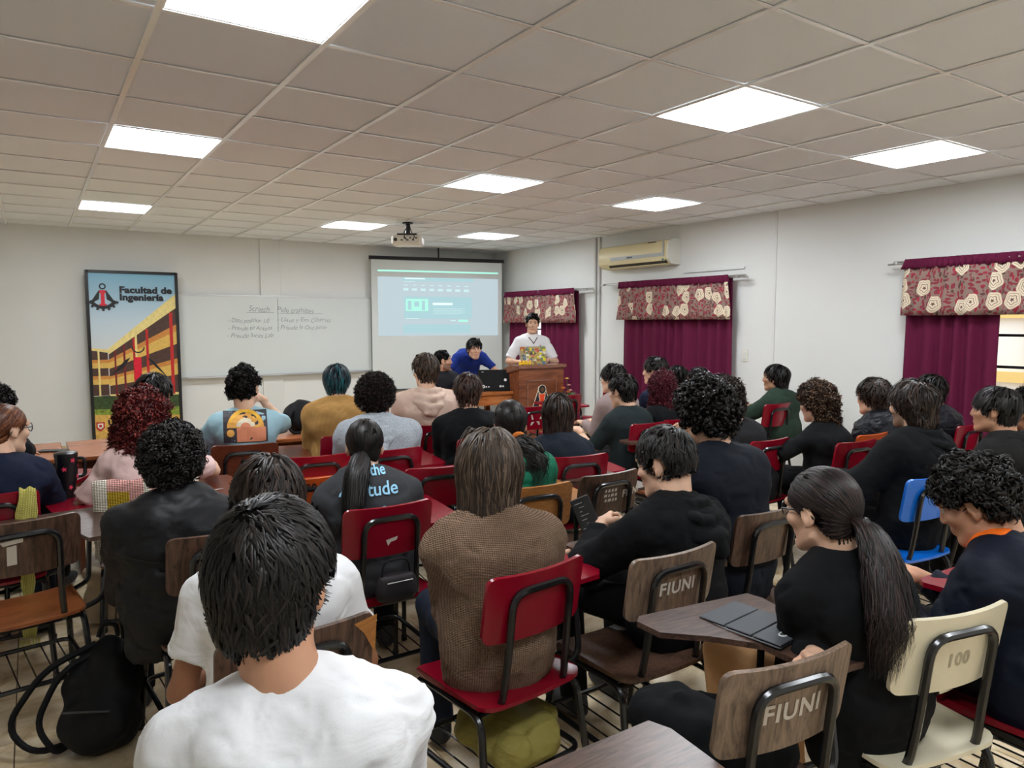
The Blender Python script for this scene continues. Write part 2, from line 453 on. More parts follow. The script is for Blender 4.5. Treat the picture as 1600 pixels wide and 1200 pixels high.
# ------------------------------------------------------------------ hair
def hair_mesh(st, h, nstr, rng, lod=0):
    """st: dict(kind, t, ...) -> list of (V,F) in head space"""
    kind = st['kind']; t = st.get('t', .02); tz = st.get('tz', t * 1.1)
    cran = Ell((0, -.016, .030), (.0745 + t, .096 + t, .086 + tz))
    fr = st.get('fringe', .072)                    # hairline height on the forehead
    nap = st.get('nape', -.085)
    slope = (fr + .030) / .112
    pr = [cran]
    if nap < -.03: pr.append(Ell((0, -.052, -.045 + (nap + .085) * .5), (.058 + t * .5, .048 + t * .6, .062 + abs(nap + .085) * .5)))
    pn = norm((0, slope, -1)); po = (.090 * slope - fr) / math.hypot(slope, 1)
    pr.append(Half(pn, po, .010))
    if nap > -.2: pr.append(Half((0, -.15, -1), -nap, .012))
    if not st.get('ears', False):                  # cut round the ears on short hair
        for s in (-1, 1): ec = st.get('earcut', 1.0); pr.append(Ell((s * .094, -.006, -.012), (.034, .032 * ec, .037 * ec), sub=True, k=.01))
    extra = st.get('extra', [])
    pr += extra
    k = st.get('k', .02); free = [p for p in pr if not isinstance(p, Half) and not p.sub]; subs = [p for p in pr if not isinstance(p, Half) and p.sub]; ov = st.get('ov', .016)
    amp = st.get('amp', .004); fq = st.get('fq', 40)
    def disp(P): return amp * vnoise(P * fq) + amp * .5 * vnoise(P * fq * 2.1 + 7.3)
    V, F = sdf_mesh(pr, h, k, disp)
    out = [(V, F)]
    if nstr <= 0 or len(V) < 20: return out
    N = vnormals(V, F)
    # sample strand roots on the shell
    ar = np.linalg.norm(np.cross(V[F[:, 2]] - V[F[:, 0]], V[F[:, 3]] - V[F[:, 1]]), axis=1)
    fi = rng.choice(len(F), nstr, p=ar / ar.sum()); w4 = rng.dirichlet(np.ones(4), nstr)
    P0 = (V[F[fi]] * w4[..., None]).sum(1); N0 = (N[F[fi]] * w4[..., None]).sum(1); N0 /= np.linalg.norm(N0, axis=1, keepdims=True) + 1e-9
    for sb in subs:
        ok = sb.d(P0) > .009; P0, N0 = P0[ok], N0[ok]
    nstr = len(P0)
    if kind in ('curly', 'afro'):
        R = st.get('cr', .009); K = (11, 8, 6)[lod]; turns = st.get('turns', 1.6)
        ph = rng.uniform(0, 6.28, nstr); a = rng.standard_normal((nstr, 3)); a[:, 2] -= st.get('down', 0.0)
        ax = a - N0 * (a * N0).sum(1, keepdims=True) + N0 * st.get('lift', .25); ax /= np.linalg.norm(ax, axis=1, keepdims=True)
        b = np.cross(ax, N0); b /= np.linalg.norm(b, axis=1, keepdims=True) + 1e-9; c = np.cross(ax, b)
        s = np.linspace(0, 1, K)[None, :, None]; th = (ph[:, None] + 6.283 * turns * np.linspace(0, 1, K)[None])[..., None]
        RR = R * rng.uniform(.55, 1.3, (nstr, 1, 1)); Ln = st.get('cl', .030) * rng.uniform(.6, 1.4, (nstr, 1, 1))
        P = P0[:, None] + ax[:, None] * Ln * (s - .4) + (b[:, None] * np.cos(th) + c[:, None] * np.sin(th)) * RR + N0[:, None] * .001
        Nn = (b[:, None] * np.cos(th) + c[:, None] * np.sin(th))
        out.append(ribbons(P, Nn, st.get('w', .0032) * rng.uniform(.6, 1.2, nstr), thin=lod > 0))
    else:
        K = (8, 6, 5)[lod]; L = st.get('len', .06) * rng.uniform(.6, 1.25, nstr); P = np.zeros((nstr, K, 3)); NN = np.zeros((nstr, K, 3))
        whorl = np.array(st.get('whorl', (0.01, -.055, .125))); tie = st.get('tie'); grav = st.get('grav', .35); part = st.get('part')
        p = P0.copy(); nrm = N0.copy(); lift = st.get('lift', .002); rd = rng.standard_normal((nstr, 3)) * st.get('mess', .22)
        off = rng.uniform(-.001, lift, nstr)[:, None]
        e = .003; rdo = rng.uniform(.2, 1.3, nstr)
        for q in range(K):
            P[:, q] = p + nrm * (off + lift * .8 * (q / K) ** 2); NN[:, q] = nrm
            if tie is not None:
                dr = np.asarray(tie) - p; below = p[:, 2:3] < (tie[2] - .035); dr = np.where(below & (p[:, 1:2] < 0.02), np.array([0, -.1, -1.0]), dr)
            elif part is not None: dr = np.stack([np.sign(p[:, 0] - part) * .7, np.where(p[:, 1] > .0, .5, -.4), -.35 * np.ones(nstr)], 1) + np.array([0, 0, -1.0]) * np.clip((.08 - p[:, 2:3]) * 14, 0, 3)
            else: dr = (p - whorl); dr = dr / (np.linalg.norm(dr, axis=1, keepdims=True) + 1e-6) + np.array([0, 0, -grav]) + np.array([st.get('sweep', 0.0), 0, 0])
            dr = dr / (np.linalg.norm(dr, axis=1, keepdims=True) + 1e-6) + rd + .12 * rng.standard_normal((nstr, 3)) * st.get('mess', .22)
            dr -= nrm * (dr * nrm).sum(1, keepdims=True); dr /= np.linalg.norm(dr, axis=1, keepdims=True) + 1e-6
            go = (p @ pn - po < ov * rdo) | (st.get('nape', 0) < -.2) & (p[:, 1] < 0)
            go &= (p @ np.array([0, -.148, -.989]) + nap * .989 < ov * .8 * rdo) | (nap < -.2)
            for sb in subs: go &= sb.d(p) > .001
            p = p + dr * (L / K * np.where(go, 1, .06))[:, None]
            d = field(free, p, k); g = np.stack([field(free, p + np.eye(3)[i] * e, k) - d for i in range(3)], 1); gl = np.linalg.norm(g, axis=1, keepdims=True) + 1e-9
            g = g / gl; p = p - g * np.clip(d, -.006, .012 if nap > -.2 else .0045)[:, None]; nrm = g
        out.append(ribbons(P, NN, st.get('w', .0036) * rng.uniform(.6, 1.25, nstr), thin=lod > 0))
    return out
def tail_mesh(path, r0, r1, n, rng, wave=.006, w=.0035, h=.008, flat=.8):
    """a hanging tail of hair along a path: core volume and strands"""
    P = np.array(fillet_path([np.array(p, float) for p in path], .05)); K = 14
    t = np.linspace(0, 1, len(P)); P = np.stack([np.interp(np.linspace(0, 1, K), t, P[:, i]) for i in range(3)], 1)
    rad = np.interp(np.linspace(0, 1, K), [0, .12, .45, .8, 1], [r0 * .55, r0, (r0 + r1) * .55, r1, r1 * .35])
    V, F = sdf_mesh([Cap(P[i], P[i + 1], rad[i] * .80 * flat, rad[i + 1] * .80 * flat * (1 if i < K * .5 else .6)) for i in range(int(K * .74))], h, .015, lambda q: .004 * vnoise(q * 45))
    T = np.gradient(P, axis=0); T /= np.linalg.norm(T, axis=1, keepdims=True); X = np.cross(T, [0, 1, 0.3]); X /= np.linalg.norm(X, axis=1, keepdims=True); Y = np.cross(T, X)
    th = rng.uniform(0, 6.283, n); rr = rng.uniform(.80, 1.16, n); ph = rng.uniform(0, 6.28, n); s = np.linspace(0, 1, K)
    cl = rng.integers(0, max(6, n // 45), n); fr_ = rng.uniform(6, 12, cl.max() + 1)[cl][:, None]; pc_ = rng.uniform(0, 6.28, cl.max() + 1)[cl][:, None]
    wv = wave * (np.sin(s[None] * fr_ + pc_) + .35 * np.sin(s[None] * 17 + ph[:, None])) * s[None] ** 1.2
    c = np.cos(th)[:, None] * rr[:, None] * rad[None] + wv; d = np.sin(th)[:, None] * rr[:, None] * rad[None] * flat + wv * .6
    ends = rng.uniform(.55, 1.0, n) ** .8                              # uneven ends
    SP = P[None] + X[None] * c[..., None] + Y[None] * d[..., None]
    idx = np.clip(s[None] * ends[:, None], 0, 1) * (K - 1); i0 = np.clip(idx.astype(int), 0, K - 2); f = (idx - i0)[..., None]
    SP = np.take_along_axis(SP, i0[..., None], 1) * (1 - f) + np.take_along_axis(SP, i0[..., None] + 1, 1) * f
    NN = X[None] * np.cos(th)[:, None, None] + Y[None] * np.sin(th)[:, None, None]
    NN = np.broadcast_to(NN, SP.shape)
    return [(V, F), ribbons(SP, NN, w * rng.uniform(.6, 1.2, n))]

# ------------------------------------------------------------------ people
SKINS = {'tan': rgb8(196, 146, 116), 'light': rgb8(224, 180, 152), 'brown': rgb8(160, 110, 82), 'pale': rgb8(232, 194, 170)}
def ik(a, b, l1, l2, hint):
    """elbow position for a two-bone arm"""
    d = b - a; L = np.linalg.norm(d); L = min(L, (l1 + l2) * .995); u = norm(d); b = a + u * L
    x = (l1 * l1 - l2 * l2 + L * L) / (2 * L); y = math.sqrt(max(0, l1 * l1 - x * x))
    h = np.asarray(hint, float) - a; h = h - u * (h @ u); return a + u * x + norm(h) * y, b
ARMS = {  # (wrist L, wrist R, elbow hint L, elbow hint R, palm, curl) ; y forward, z from floor
    'lap': ((-.09, .36, .66), (.09, .38, .66), (-.27, -.2, .3), (.27, -.2, .3), .5),
    'desk': ((-.12, .42, .76), (.16, .42, .76), (-.36, .0, .3), (.36, .0, .3), .3),
    'crossed': ((.05, .20, .76), (-.035, .17, .70), (-.32, .05, .3), (.32, .05, .3), .5),
    'phone': ((-.09, .36, .80), (.06, .34, .72), (-.5, -.1, .5), (.5, -.1, .5), .9),
    'chin': ((-.10, .38, .76), (.07, .22, 1.02), (-.5, 0, .55), (.45, .35, .60), .9),
    'side': ((-.16, .30, .60), (.16, .30, .60), (-.5, -.2, .5), (.5, -.2, .5), .4),
    'wide': ((-.20, .36, .72), (.22, .36, .74), (-.36, -.1, .3), (.36, -.1, .3), .4),
    'reach': ((-.34, .52, .80), (.16, .36, .72), (-.6, .2, .5), (.6, .0, .5), .3),
}
PEOPLE = {}
def person(key, label, d, px, py, heading=0.0, lean=5, hunch=10, head=(0, 0, 0), male=True, skin='tan', hair=None, haircol=None, top=('tee', None),
           pants=None, shoes=None, arms='lap', seat=0.45, stand=None, face=False, roll=0.0, width=1.0, nstr=900, spread=None, trim=None, group='seated students'):
    """px,py = top of the hair in the photo, d = distance along the view axis; heading in degrees clockwise from the front wall direction"""
    rng = np.random.default_rng(sum(map(ord, key)) * 7)
    W = at_depth(px, py, d); topz = W[2] - hair.get('tz', hair.get('t', .02) * 1.1) * .9
    hz = seat + .085 if stand is None else stand
    A = [math.radians(a) for a in (lean - hunch * .6, lean - hunch * .1, lean + hunch, lean + hunch + 14)]
    segs = [.14, .20, .190]
    # unit spine
    pts = [np.array([0.0, 0, 0])]
    for a, L in zip(A, segs): pts.append(pts[-1] + L * np.array([0, math.sin(a), math.cos(a)]))
    hc = pts[-1] + .152 * np.array([0, math.sin(A[3]), math.cos(A[3])])
    nk = .96 if male else .92; nv = (hc - pts[-1]) * nk                # neck keeps its length, the torso takes up the slouch
    st = float(np.clip((topz - hz - nv[2] - .113 * math.cos(math.radians(head[1]))) / pts[-1][2], .70, 1.12)); s = max(st, .90)
    pts = [np.array([0, 0, hz]) + p * st for p in pts]; hc = pts[-1] + nv
    hip, waist, chest, c7 = pts
    # lateral lean
    if roll:
        for p, f in ((waist, .25), (chest, .6), (c7, .95), (hc, 1.2)): p[0] += roll * f
    ps = math.radians(heading); fw = np.array([math.sin(ps), math.cos(ps), 0]); ri = np.array([math.cos(ps), -math.sin(ps), 0])
    loc = np.array([W[0], W[1], 0]) - fw * hc[1] - ri * hc[0]
    hs = (.98 if male else .93)
    HR = Rz(-math.radians(head[0])) @ Rx(-math.radians(head[1])) @ Ry(math.radians(head[2]))   # yaw right, pitch down, tilt
    def H(v): return hc + HR @ (np.asarray(v, float) * hs)
    sx = s ** .5 * width * (1 if male else .90)
    tdir = norm(c7 - chest); th = math.atan2(tdir[1], tdir[2]); RT = Rx(-th)
    sh_c = c7 + (chest - c7) * (.088 * s / np.linalg.norm(chest - c7))
    SH = {sd: sh_c + RT @ np.array([sd * .168 * sx, .012, -.005]) for sd in (-1, 1)}
    wl, wr, el, er, curl = arms if isinstance(arms, tuple) else ARMS[arms]
    def loc_of(w): v = np.asarray(w, float) - loc; return np.array([v @ ri, v @ fw, v[2]])
    wl, wr = [loc_of(at_depth(*v[1:])) if v[0] == 'px' else v for v in (wl, wr)]
    WR = {-1: np.array(wl, float), 1: np.array(wr, float)}; EH = {-1: np.array(el, float), 1: np.array(er, float)}; EL = {}
    for sd in (-1, 1): EL[sd], WR[sd] = ik(SH[sd], WR[sd], .285 * s, .25 * s, EH[sd])
    if stand is None:
        sp = spread or .10
        KN = {sd: np.array([sd * (sp + .03), .43, seat + .06]) for sd in (-1, 1)}; AN = {sd: np.array([sd * (sp + .02), .40, .09]) for sd in (-1, 1)}
    else:
        KN = {sd: np.array([sd * .10, .03, stand * .53]) for sd in (-1, 1)}; AN = {sd: np.array([sd * .11, -.01, .09]) for sd in (-1, 1)}
    HJ = {sd: hip + np.array([sd * .085 * sx, 0, 0]) for sd in (-1, 1)}
    hb = float(np.clip(.0052 + .0019 * d, .0078, .014))
    def torso(q, extra=0.0, belly=0.0):
        w = waist + (chest - waist) * .1
        a1 = math.atan2((chest - hip)[1], (chest - hip)[2]); R1 = Rx(-a1)
        L = [Ell(hip + np.array([0, -.015, .035]), (.165 * sx + q, .120 + q, .115 + q)), Ell(w, (.148 * sx + q + belly, .108 + q + belly, .15 * s + q), R1),
             Ell(chest + (c7 - chest) * .12, (.168 * sx + q, .116 + q, .165 * s + q), RT)]
        L.append(Cap(SH[-1] * .8 + SH[1] * .2, SH[1] * .8 + SH[-1] * .2, .062 * s + q))
        for sd in (-1, 1):
            L.append(Cap(c7 + RT @ np.array([sd * .02, .004, -.022]), SH[sd] + RT @ np.array([-sd * .01, -.004, .018]), .038 * s + q * .7, .040 * s + q * .8, k=.045))
            L.append(Ell(sh_c + RT @ np.array([sd * .080 * sx, -.055, -.045]), (.075 * sx + q, .05 + q, .085 * s + q), RT, k=.04))
        return L
    # ---- skin body
    q = -.012
    B = torso(q) + [Cap(c7 + np.array([0, .004, -.03]), c7 + (hc - c7) * .45, .055 * hs, .050 * hs, k=.03)]
    for sd in (-1, 1):
        B += [Cap(SH[sd], EL[sd], .046 * s, .037 * s, k=.02), Cap(EL[sd], EL[sd] + (WR[sd] - EL[sd]) * .35, .038 * s, .040 * s, k=.015), Cap(EL[sd] + (WR[sd] - EL[sd]) * .35, WR[sd], .039 * s, .026 * s, k=.015),
              Cap(HJ[sd], KN[sd], .062, .048, k=.02), Cap(KN[sd], AN[sd], .046, .033, k=.02)]
    body = [sdf_mesh(B, hb * (1.25 if d < 2.8 else 1.5), .03)]
    hv = float(np.clip(.0028 + .0015 * d, .0050, .0095)); hv = .0068 if (face and d > 4) else hv
    HB = head_prims(male); nb = (HR.T @ (c7 - hc)) / hs
    HB += [Cap((0, -.028, -.055), nb + np.array([0, 0, -.01]), .054 if male else .047, .058 if male else .050, k=.03), Cap((0, -.05, -.02), nb + np.array([0, -.008, .0]), .045, .05, k=.03)]
    hv_ = sdf_mesh(HB, hv, .022)
    nb_body = len(body[0][1])
    body.append((hc + (hv_[0] * hs) @ HR.T, hv_[1]))
    hh = .0042 if d < 2.9 else .0078
    for sd in (-1, 1):
        fd = norm(WR[sd] - EL[sd]); palm = np.array([0, .15, -1.0]) if curl < .8 else np.array([-sd * .9, .1, -.3])
        if isinstance(arms, tuple) or arms in ('desk', 'reach', 'wide'): fd = norm(fd + np.array([0, 0, -.5 * fd[2]]))
        body.append(place_hand(sd, WR[sd], fd, palm, curl, hh, .97 * hs))
    V, F = join_np(body)
    mats = [skin_mat('skin_' + skin, SKINS[skin])]
    midx = None
    if face:
        mats.append(plain('lips_' + skin, tuple(v * f for v, f in zip(SKINS[skin], (.80, .62, .62))), .4))
        hl = hv_[0][hv_[1]].mean(1); lip = (np.abs(hl[:, 0]) < .025 - np.abs(hl[:, 2] + .062) * .9) & (hl[:, 1] > .083) & (np.abs(hl[:, 2] + .0625) < .0125)
        midx = np.zeros(len(F), np.int32); midx[nb_body:nb_body + len(lip)] = lip
        if trim and 'beard' in trim:
            mats.append(plain('stubble_' + skin, tuple(v * .42 for v in SKINS[skin]), .7))
            bd = (~lip) & (hl[:, 2] < -.032) & (hl[:, 1] > -.005) & (hl[:, 2] > -.118) & (hl[:, 1] + .6 * (hl[:, 2] + .03) < .085 + .1 * (np.abs(hl[:, 0]) < .028))
            midx[nb_body:nb_body + len(lip)][bd] = 2
    root = obj('person', mesh_of('person', V, F, mats, midx=midx), None, loc, -ps)
    tag(root, label, 'person', group)
    # ---- clothes
    style, mat = top[0], top[1]; opt = top[2] if len(top) > 2 else {}
    q = dict(tee=.010, long=.014, sweater=.022, hoodie=.026, jacket=.026, shirt=.012)[style] + opt.get('q', 0)
    C = torso(q, belly=opt.get('belly', .0))
    hem = opt.get('hem', .02)
    for sd in (-1, 1): C.append(Cap(hip + np.array([sd * .06, -.005, -hem + .06]), waist + np.array([sd * .045, 0, 0]), .096 * sx + q, .094 * sx + q, k=.05))
    C.append(Half((0, 0, -1), -(hip[2] - hem), .01))
    C.append(Cap(c7 + np.array([0, .012, -.035]), c7 + np.array([0, .012, opt.get('neck', .004)]), .060 * hs + .006, .057 * hs + .003, cut1=True, k=.012))
    if style in ('tee', 'long', 'sweater'):
        nr = [c7 + np.array(v) for v in ((-.040, .085, -.058), (-.068, .045, -.026), (-.071, .005, .000), (-.050, -.038, .006), (0, -.054, .008), (.050, -.038, .006), (.071, .005, .000), (.068, .045, -.026), (.040, .085, -.058))]
        for i in range(8): C.append(Cap(nr[i], nr[i + 1], .0085 if style == 'tee' else .011, k=.006))
    for sd in (-1, 1):
        if style == 'tee':
            e = SH[sd] + (EL[sd] - SH[sd]) * opt.get('sleeve', .68); C.append(Cap(SH[sd] + np.array([0, 0, -.005]), e, .056 * s + q, .048 * s + q, cut1=True, k=.03))
        else:
            r = .052 if style in ('long', 'shirt') else .056
            C += [Cap(SH[sd], EL[sd], r * s + q, r * .88 * s + q, k=.03), Cap(EL[sd], WR[sd] - norm(WR[sd] - EL[sd]) * opt.get('cuff', .01), r * .90 * s + q, .034 * s + q * .8, cut1=True, k=.02)]
    HD = []
    if style == 'hoodie':
        ring = [c7 + RT @ np.array(v) for v in ((-.030, .118, -.095), (-.078, .070, -.040), (-.100, .005, .000), (-.082, -.058, -.004), (-.040, -.092, -.012), (0, -.102, -.016), (.040, -.092, -.012), (.082, -.058, -.004), (.100, .005, .000), (.078, .070, -.040), (.030, .118, -.095))]
        for i in range(10): HD.append(Cap(ring[i], ring[i + 1], .018 if i in (0, 9) else .022, k=.010))
        Q = lambda *v: c7 + RT @ np.array(v)
        HD += [Ell(Q(0, -.080, -.065), (.105, .052, .075), RT, k=.012)]
        for w_, d_, sg, z_, r_ in ((.088, .078, .004, -.006, .022), (.118, .106, .050, -.020, .031), (.108, .128, .100, -.034, .033), (.060, .132, .135, -.040, .030)):
            a_ = [Q(w_ * math.sin(t_), -.02 - d_ * math.cos(t_) ** .8, z_ - sg * math.cos(t_)) for t_ in np.linspace(-1.45, 1.45, 9)]
            for i_ in range(8): HD.append(Cap(a_[i_], a_[i_ + 1], r_ * (.72 if i_ in (0, 7) else 1), k=.006))
        HD += [Ell(Q(0, -.035, .050), (.070, .046, .050), RT, sub=True, k=.008), Ell(Q(0, -.02, .0), (.062, .056, .2), RT, sub=True, k=.008)]
    if style in ('jacket', 'shirt') and opt.get('collar', True):
        ring = [c7 + RT @ np.array(v) for v in ((-.060, .060, .0), (-.066, .0, .022), (-.045, -.048, .030), (0, -.062, .032), (.045, -.048, .030), (.066, .0, .022), (.060, .060, .0))]
        for i in range(6): C.append(Cap(ring[i] + np.array([0, 0, -.012]), ring[i + 1] + np.array([0, 0, -.012]), .019, k=.010))
    am = opt.get('wr', .006 if style != 'sweater' else .004)
    lop = rng.uniform(0, 20, 3)
    def disp(P):
        a = vnoise(P * np.array([11, 11, 15]) + lop); b = vnoise(P * np.array([21, 21, 34]) + lop + 3 * a[..., None] * .35)
        return am * (.9 * a + .8 * (np.abs(b) - .5))
    cv, cf = sdf_mesh(C, hb, .045, disp)
    mats = [mat]; midx = None
    name = dict(tee='t_shirt', long='long_sleeved_shirt', sweater='sweater', hoodie='hoodie', jacket='jacket', shirt='shirt')[style]
    cloth = obj(name, mesh_of(name, cv, cf, mats), root)
    if HD:
        hdv, hdf = sdf_mesh(HD, hb * .85, .02, lambda P: .005 * vnoise(P * 24 + lop) + .006 * np.abs(vnoise(P * np.array([14, 14, 34]) + lop))); obj('hood', mesh_of('hood', hdv, hdf, mats), cloth)
    if opt.get('label'): cloth['label'] = opt['label']
    if opt.get('inner'):                      # shirt showing in the open jacket front
        fv, ff = sdf_mesh(torso(q + .004) + [Half((1, 0, 0), .075, .02), Half((-1, 0, 0), .075, .02), Half((0, -1, 0), -.055 - hip[1] * 0 - chest[1] * .5, .01), Half((0, 0, -1), -(hip[2] + .02), .02)], hb, .045, disp); obj('t_shirt', mesh_of('t_shirt', fv, ff, [opt['inner']]), root)['label'] = 'orange t-shirt showing in the open jacket front'
    if opt.get('sleeves2'):
        for sd in (-1, 1):
            sv, sf = sdf_mesh([Cap(SH[sd] + (EL[sd] - SH[sd]) * .2, EL[sd], .054 * s, .050 * s, k=.03), Cap(EL[sd], WR[sd], .050 * s, .036 * s, cut1=True, k=.02)], hb, .03, disp); obj('sleeve', mesh_of('sleeve', sv, sf, [opt['sleeves2']]), root)
    # trousers
    q = .018
    T = [Ell(hip + np.array([0, -.01, .0]), (.165 * sx + q * .5, .122 + q * .5, .095), k=.03)]
    for sd in (-1, 1):
        T += [Cap(HJ[sd] + np.array([0, 0, .005]), KN[sd], .070 + q * .4, .052 + q * .6, k=.03), Cap(KN[sd], AN[sd] + np.array([0, 0, -.01]), .052 + q * .5, .040 + q * .8, cut1=True, k=.02)]
    if stand is None: T.append(Cap((-.3, -.2, seat - .06), (.3, -.2, seat - .06), .067, sub=True, k=.01))
    tv, tf = sdf_mesh(T, hb * 1.6, .03, lambda P: .004 * vnoise(P * 16 + lop))
    if stand is None: tv[:, 2] = np.where((tv[:, 2] < seat + .006) & (tv[:, 1] < .26) & (tv[:, 2] > seat - .09), seat + .006, tv[:, 2])
    tr = obj('trousers', mesh_of('trousers', tv, tf, [pants]), root)
    for sd in (-1, 1):
        a = AN[sd]
        S = [Ell((a[0], a[1] + .055, .042), (.043, .125, .040)), Cap((a[0], a[1] - .02, .05), (a[0], a[1] - .01, .10), .043, .045), Half((0, 0, -1), -.003, .004)]
        sv, sf = sdf_mesh(S, max(hb, .013), .02); obj('shoe', mesh_of('shoe', sv, sf, [shoes or M_SHOE]), root)
    # ---- hair
    hm = haircol; lod = 0 if d < 2.7 else (1 if d < 3.9 else 2)
    parts = hair_mesh(hair, hv * 1.25, int(nstr * (1, .85, .72)[lod]), rng, lod)
    hvx, hfx = join_np(parts); hmi = np.ones(len(hfx), np.int32); hmi[:len(parts[0][1])] = 0; hb0 = HAIRBASE[hm.name]
    ho = obj('hair', mesh_of('hair', hc + (hvx * hs) @ HR.T, hfx, [hb0, hm], midx=hmi), root)
    for nm, tl in hair.get('tails', []):
        q0 = [hc + HR @ (np.array(p_) * hs) for p_ in tl['path']]; q1 = []
        for i_, p_ in enumerate(q0):
            if i_ > 1:
                for _ in range(6):
                    d_ = field(C, p_[None], .045)[0]; need = (tl['r1'] * tl.get('flat', .8) + .014) - d_
                    if need <= 0: break
                    g_ = np.array([field(C, (p_ + np.eye(3)[a_] * .004)[None], .045)[0] - d_ for a_ in range(3)]); p_ = p_ + norm(g_ * np.array([.3, 1, .6])) * need
            q1.append(HR.T @ (p_ - hc) / hs)
        tm = tail_mesh(q1, tl['r0'], tl['r1'], tl['n'], rng, tl.get('wave', .006), tl.get('w', .0035), h=hv * 1.3, flat=tl.get('flat', .8))
        vv, ff = join_np(tm); tmi = np.ones(len(ff), np.int32); tmi[:len(tm[0][1])] = 0
        obj(nm, mesh_of(nm, hc + (vv * hs) @ HR.T, ff, [hb0, hm], midx=tmi), ho)
    if 'tie' in hair and hair.get('scrunchie') is not None:
        c = np.array(hair['tie_at']); mb = MB(); dirv = norm(hair.get('tie_dir', (0, -1, -.6))); x = norm(np.cross(dirv, (1, 0, .1))); y = np.cross(dirv, x); r, rr = hair.get('tie_r', (.022, .008))
        mb.tube([H(c + x * r * math.cos(a) + y * r * math.sin(a)) for a in np.linspace(0, 2 * math.pi, 14)[:-1]], rr, 8, closed=True)
        mb.build('hair_tie', hair['scrunchie'], ho, angle=80)
    # ---- face details
    if face:
        for sd in (-1, 1):
            mb = MB(); mb.lathe([(.0001, -.0125), (.006, -.011), (.0105, -.0065), (.0125, 0), (.0105, .0065), (.0066, .0107)], 14, H((sd * .032, .0772, .0095)), HR @ Rx(-math.pi / 2))
            mb.cur = 1; mb.lathe([(.0066, .0107), (.0058, .0115), (.003, .0124), (.0002, .0127)], 14, H((sd * .032, .0772, .0095)), HR @ Rx(-math.pi / 2))
            mb.build('eye', [M_EYE, M_IRIS], root)
            mb = MB(); mb.tube([H((sd * .016, .0925, .025)), H((sd * .030, .0935, .031)), H((sd * .046, .082, .027))], [.0036, .0044, .002], 6, fillet=.01); mb.build('eyebrow', hm, root)
            mb = MB(); mb.tube([H((sd * .0195, .0865, .0105)), H((sd * .026, .090, .0165)), H((sd * .036, .089, .0165)), H((sd * .045, .081, .0095))], [.0016, .0026, .0026, .0014], 6, fillet=.006); mb.build('upper_eyelid', mats and root.data.materials[0], root)
    if trim and 'glasses' in trim:
        mb = MB()
        for sd in (-1, 1):
            c = np.array([sd * .034, .103, .010]); mb.tube([H(c + np.array([.025 * math.cos(a), -.012 * abs(math.cos(a)) if sd * math.cos(a) > 0 else 0, .020 * math.sin(a)])) for a in np.linspace(0, 2 * math.pi, 17)[:-1]], .0022, 6, closed=True)
            mb.tube([H((sd * .060, .092, .014)), H((sd * .079, .02, .012)), H((sd * .080, -.012, .010)), H((sd * .079, -.03, -.012))], .0024, 6)
        mb.tube([H((-.009, .104, .012)), H((.009, .104, .012))], .0022, 6)
        mb.build('glasses', M_BLACKPLASTIC, root)
    info = dict(root=root, cloth=cloth, hip=hip, c7=c7, hc=hc, HR=HR, hs=hs, H=H, loc=loc, fw=fw, ri=ri, ps=ps, WR=WR, EL=EL, SH=SH, cv=cv, chest=chest, waist=waist, RT=RT, s=s, hair=ho)
    PEOPLE[key] = info
    if DEBUG: print('PERSON', key, 's=%.2f' % st, 'loc', np.round(loc, 2))
    return info
def to_world(I, p): return I['loc'] + I['ri'] * p[0] + I['fw'] * p[1] + np.array([0, 0, p[2]])
def on_cloth(I, x, z, side=-1, off=.003):
    """point on the garment at local x,z on the back (side -1) or the front (+1)"""
    cv = I['cv']; m = (np.abs(cv[:, 0] - x) < .018) & (np.abs(cv[:, 2] - z) < .018)
    if not m.any(): return np.array([x, side * .15, z])
    y = cv[m][:, 1]; return np.array([x, (y.min() if side < 0 else y.max()) + side * off, z])
def decal(I, name, V, F, mat, x0, z0, side=-1, off=.004, mirror=True):
    """flat print laid on the garment surface: V in the x-y plane (x right as seen), kept as thin relief"""
    cv = I['cv']; m = (cv[:, 1] < I['chest'][1] + .02) if side < 0 else (cv[:, 1] > I['chest'][1] - .02)
    C = cv[m]; out = []
    for v in V:
        x = x0 + (v[0] if side < 0 else -v[0]); z = z0 + v[1]
        dd = (C[:, 0] - x) ** 2 + (C[:, 2] - z) ** 2; i = np.nonzero(dd < .018 ** 2)[0]
        if not len(i): i = np.argsort(dd)[:4]
        i = i[np.argsort(side * -C[i, 1])][:max(3, len(i) * 2 // 3)]; w = 1 / (dd[i] + 2e-5); y = (C[i, 1] * w).sum() / w.sum()
        out.append((x, y + side * off, z))
    if side > 0: F = [tuple(f)[::1] for f in F]
    return obj(name, mesh_of(name, np.array(out), F, [mat], smooth=False), I['cloth'])
DEBUG = False
M_SHOE = plain('dark_shoe', (.02, .02, .022), .6)
M_EYE = plain('eye_white', (.75, .72, .68), .25)
M_IRIS = plain('iris', (.03, .015, .008), .15)
M_BLACKPLASTIC = plain('black_plastic', (.012, .012, .013), .3)
# ------------------------------------------------------------------ the room
M_WALL = plain('wall_paint', rgb8(226, 227, 224), .6, vary=.02, scale=1.5, bump=.08, bscale=160)
M_TRIM = plain('trim_white', rgb8(222, 223, 220), .5)
M_DARKGREY = plain('dark_grey_metal', (.05, .05, .055), .4, .4)
M_STEEL = plain('brushed_steel', (.55, .55, .54), .32, .9)
M_BLACKTUBE = plain('black_enamel_tube', (.008, .008, .009), .22, 0.0, .6)
M_TBAR = plain('ceiling_rail_white', rgb8(248, 248, 246), .22, 0, .9)
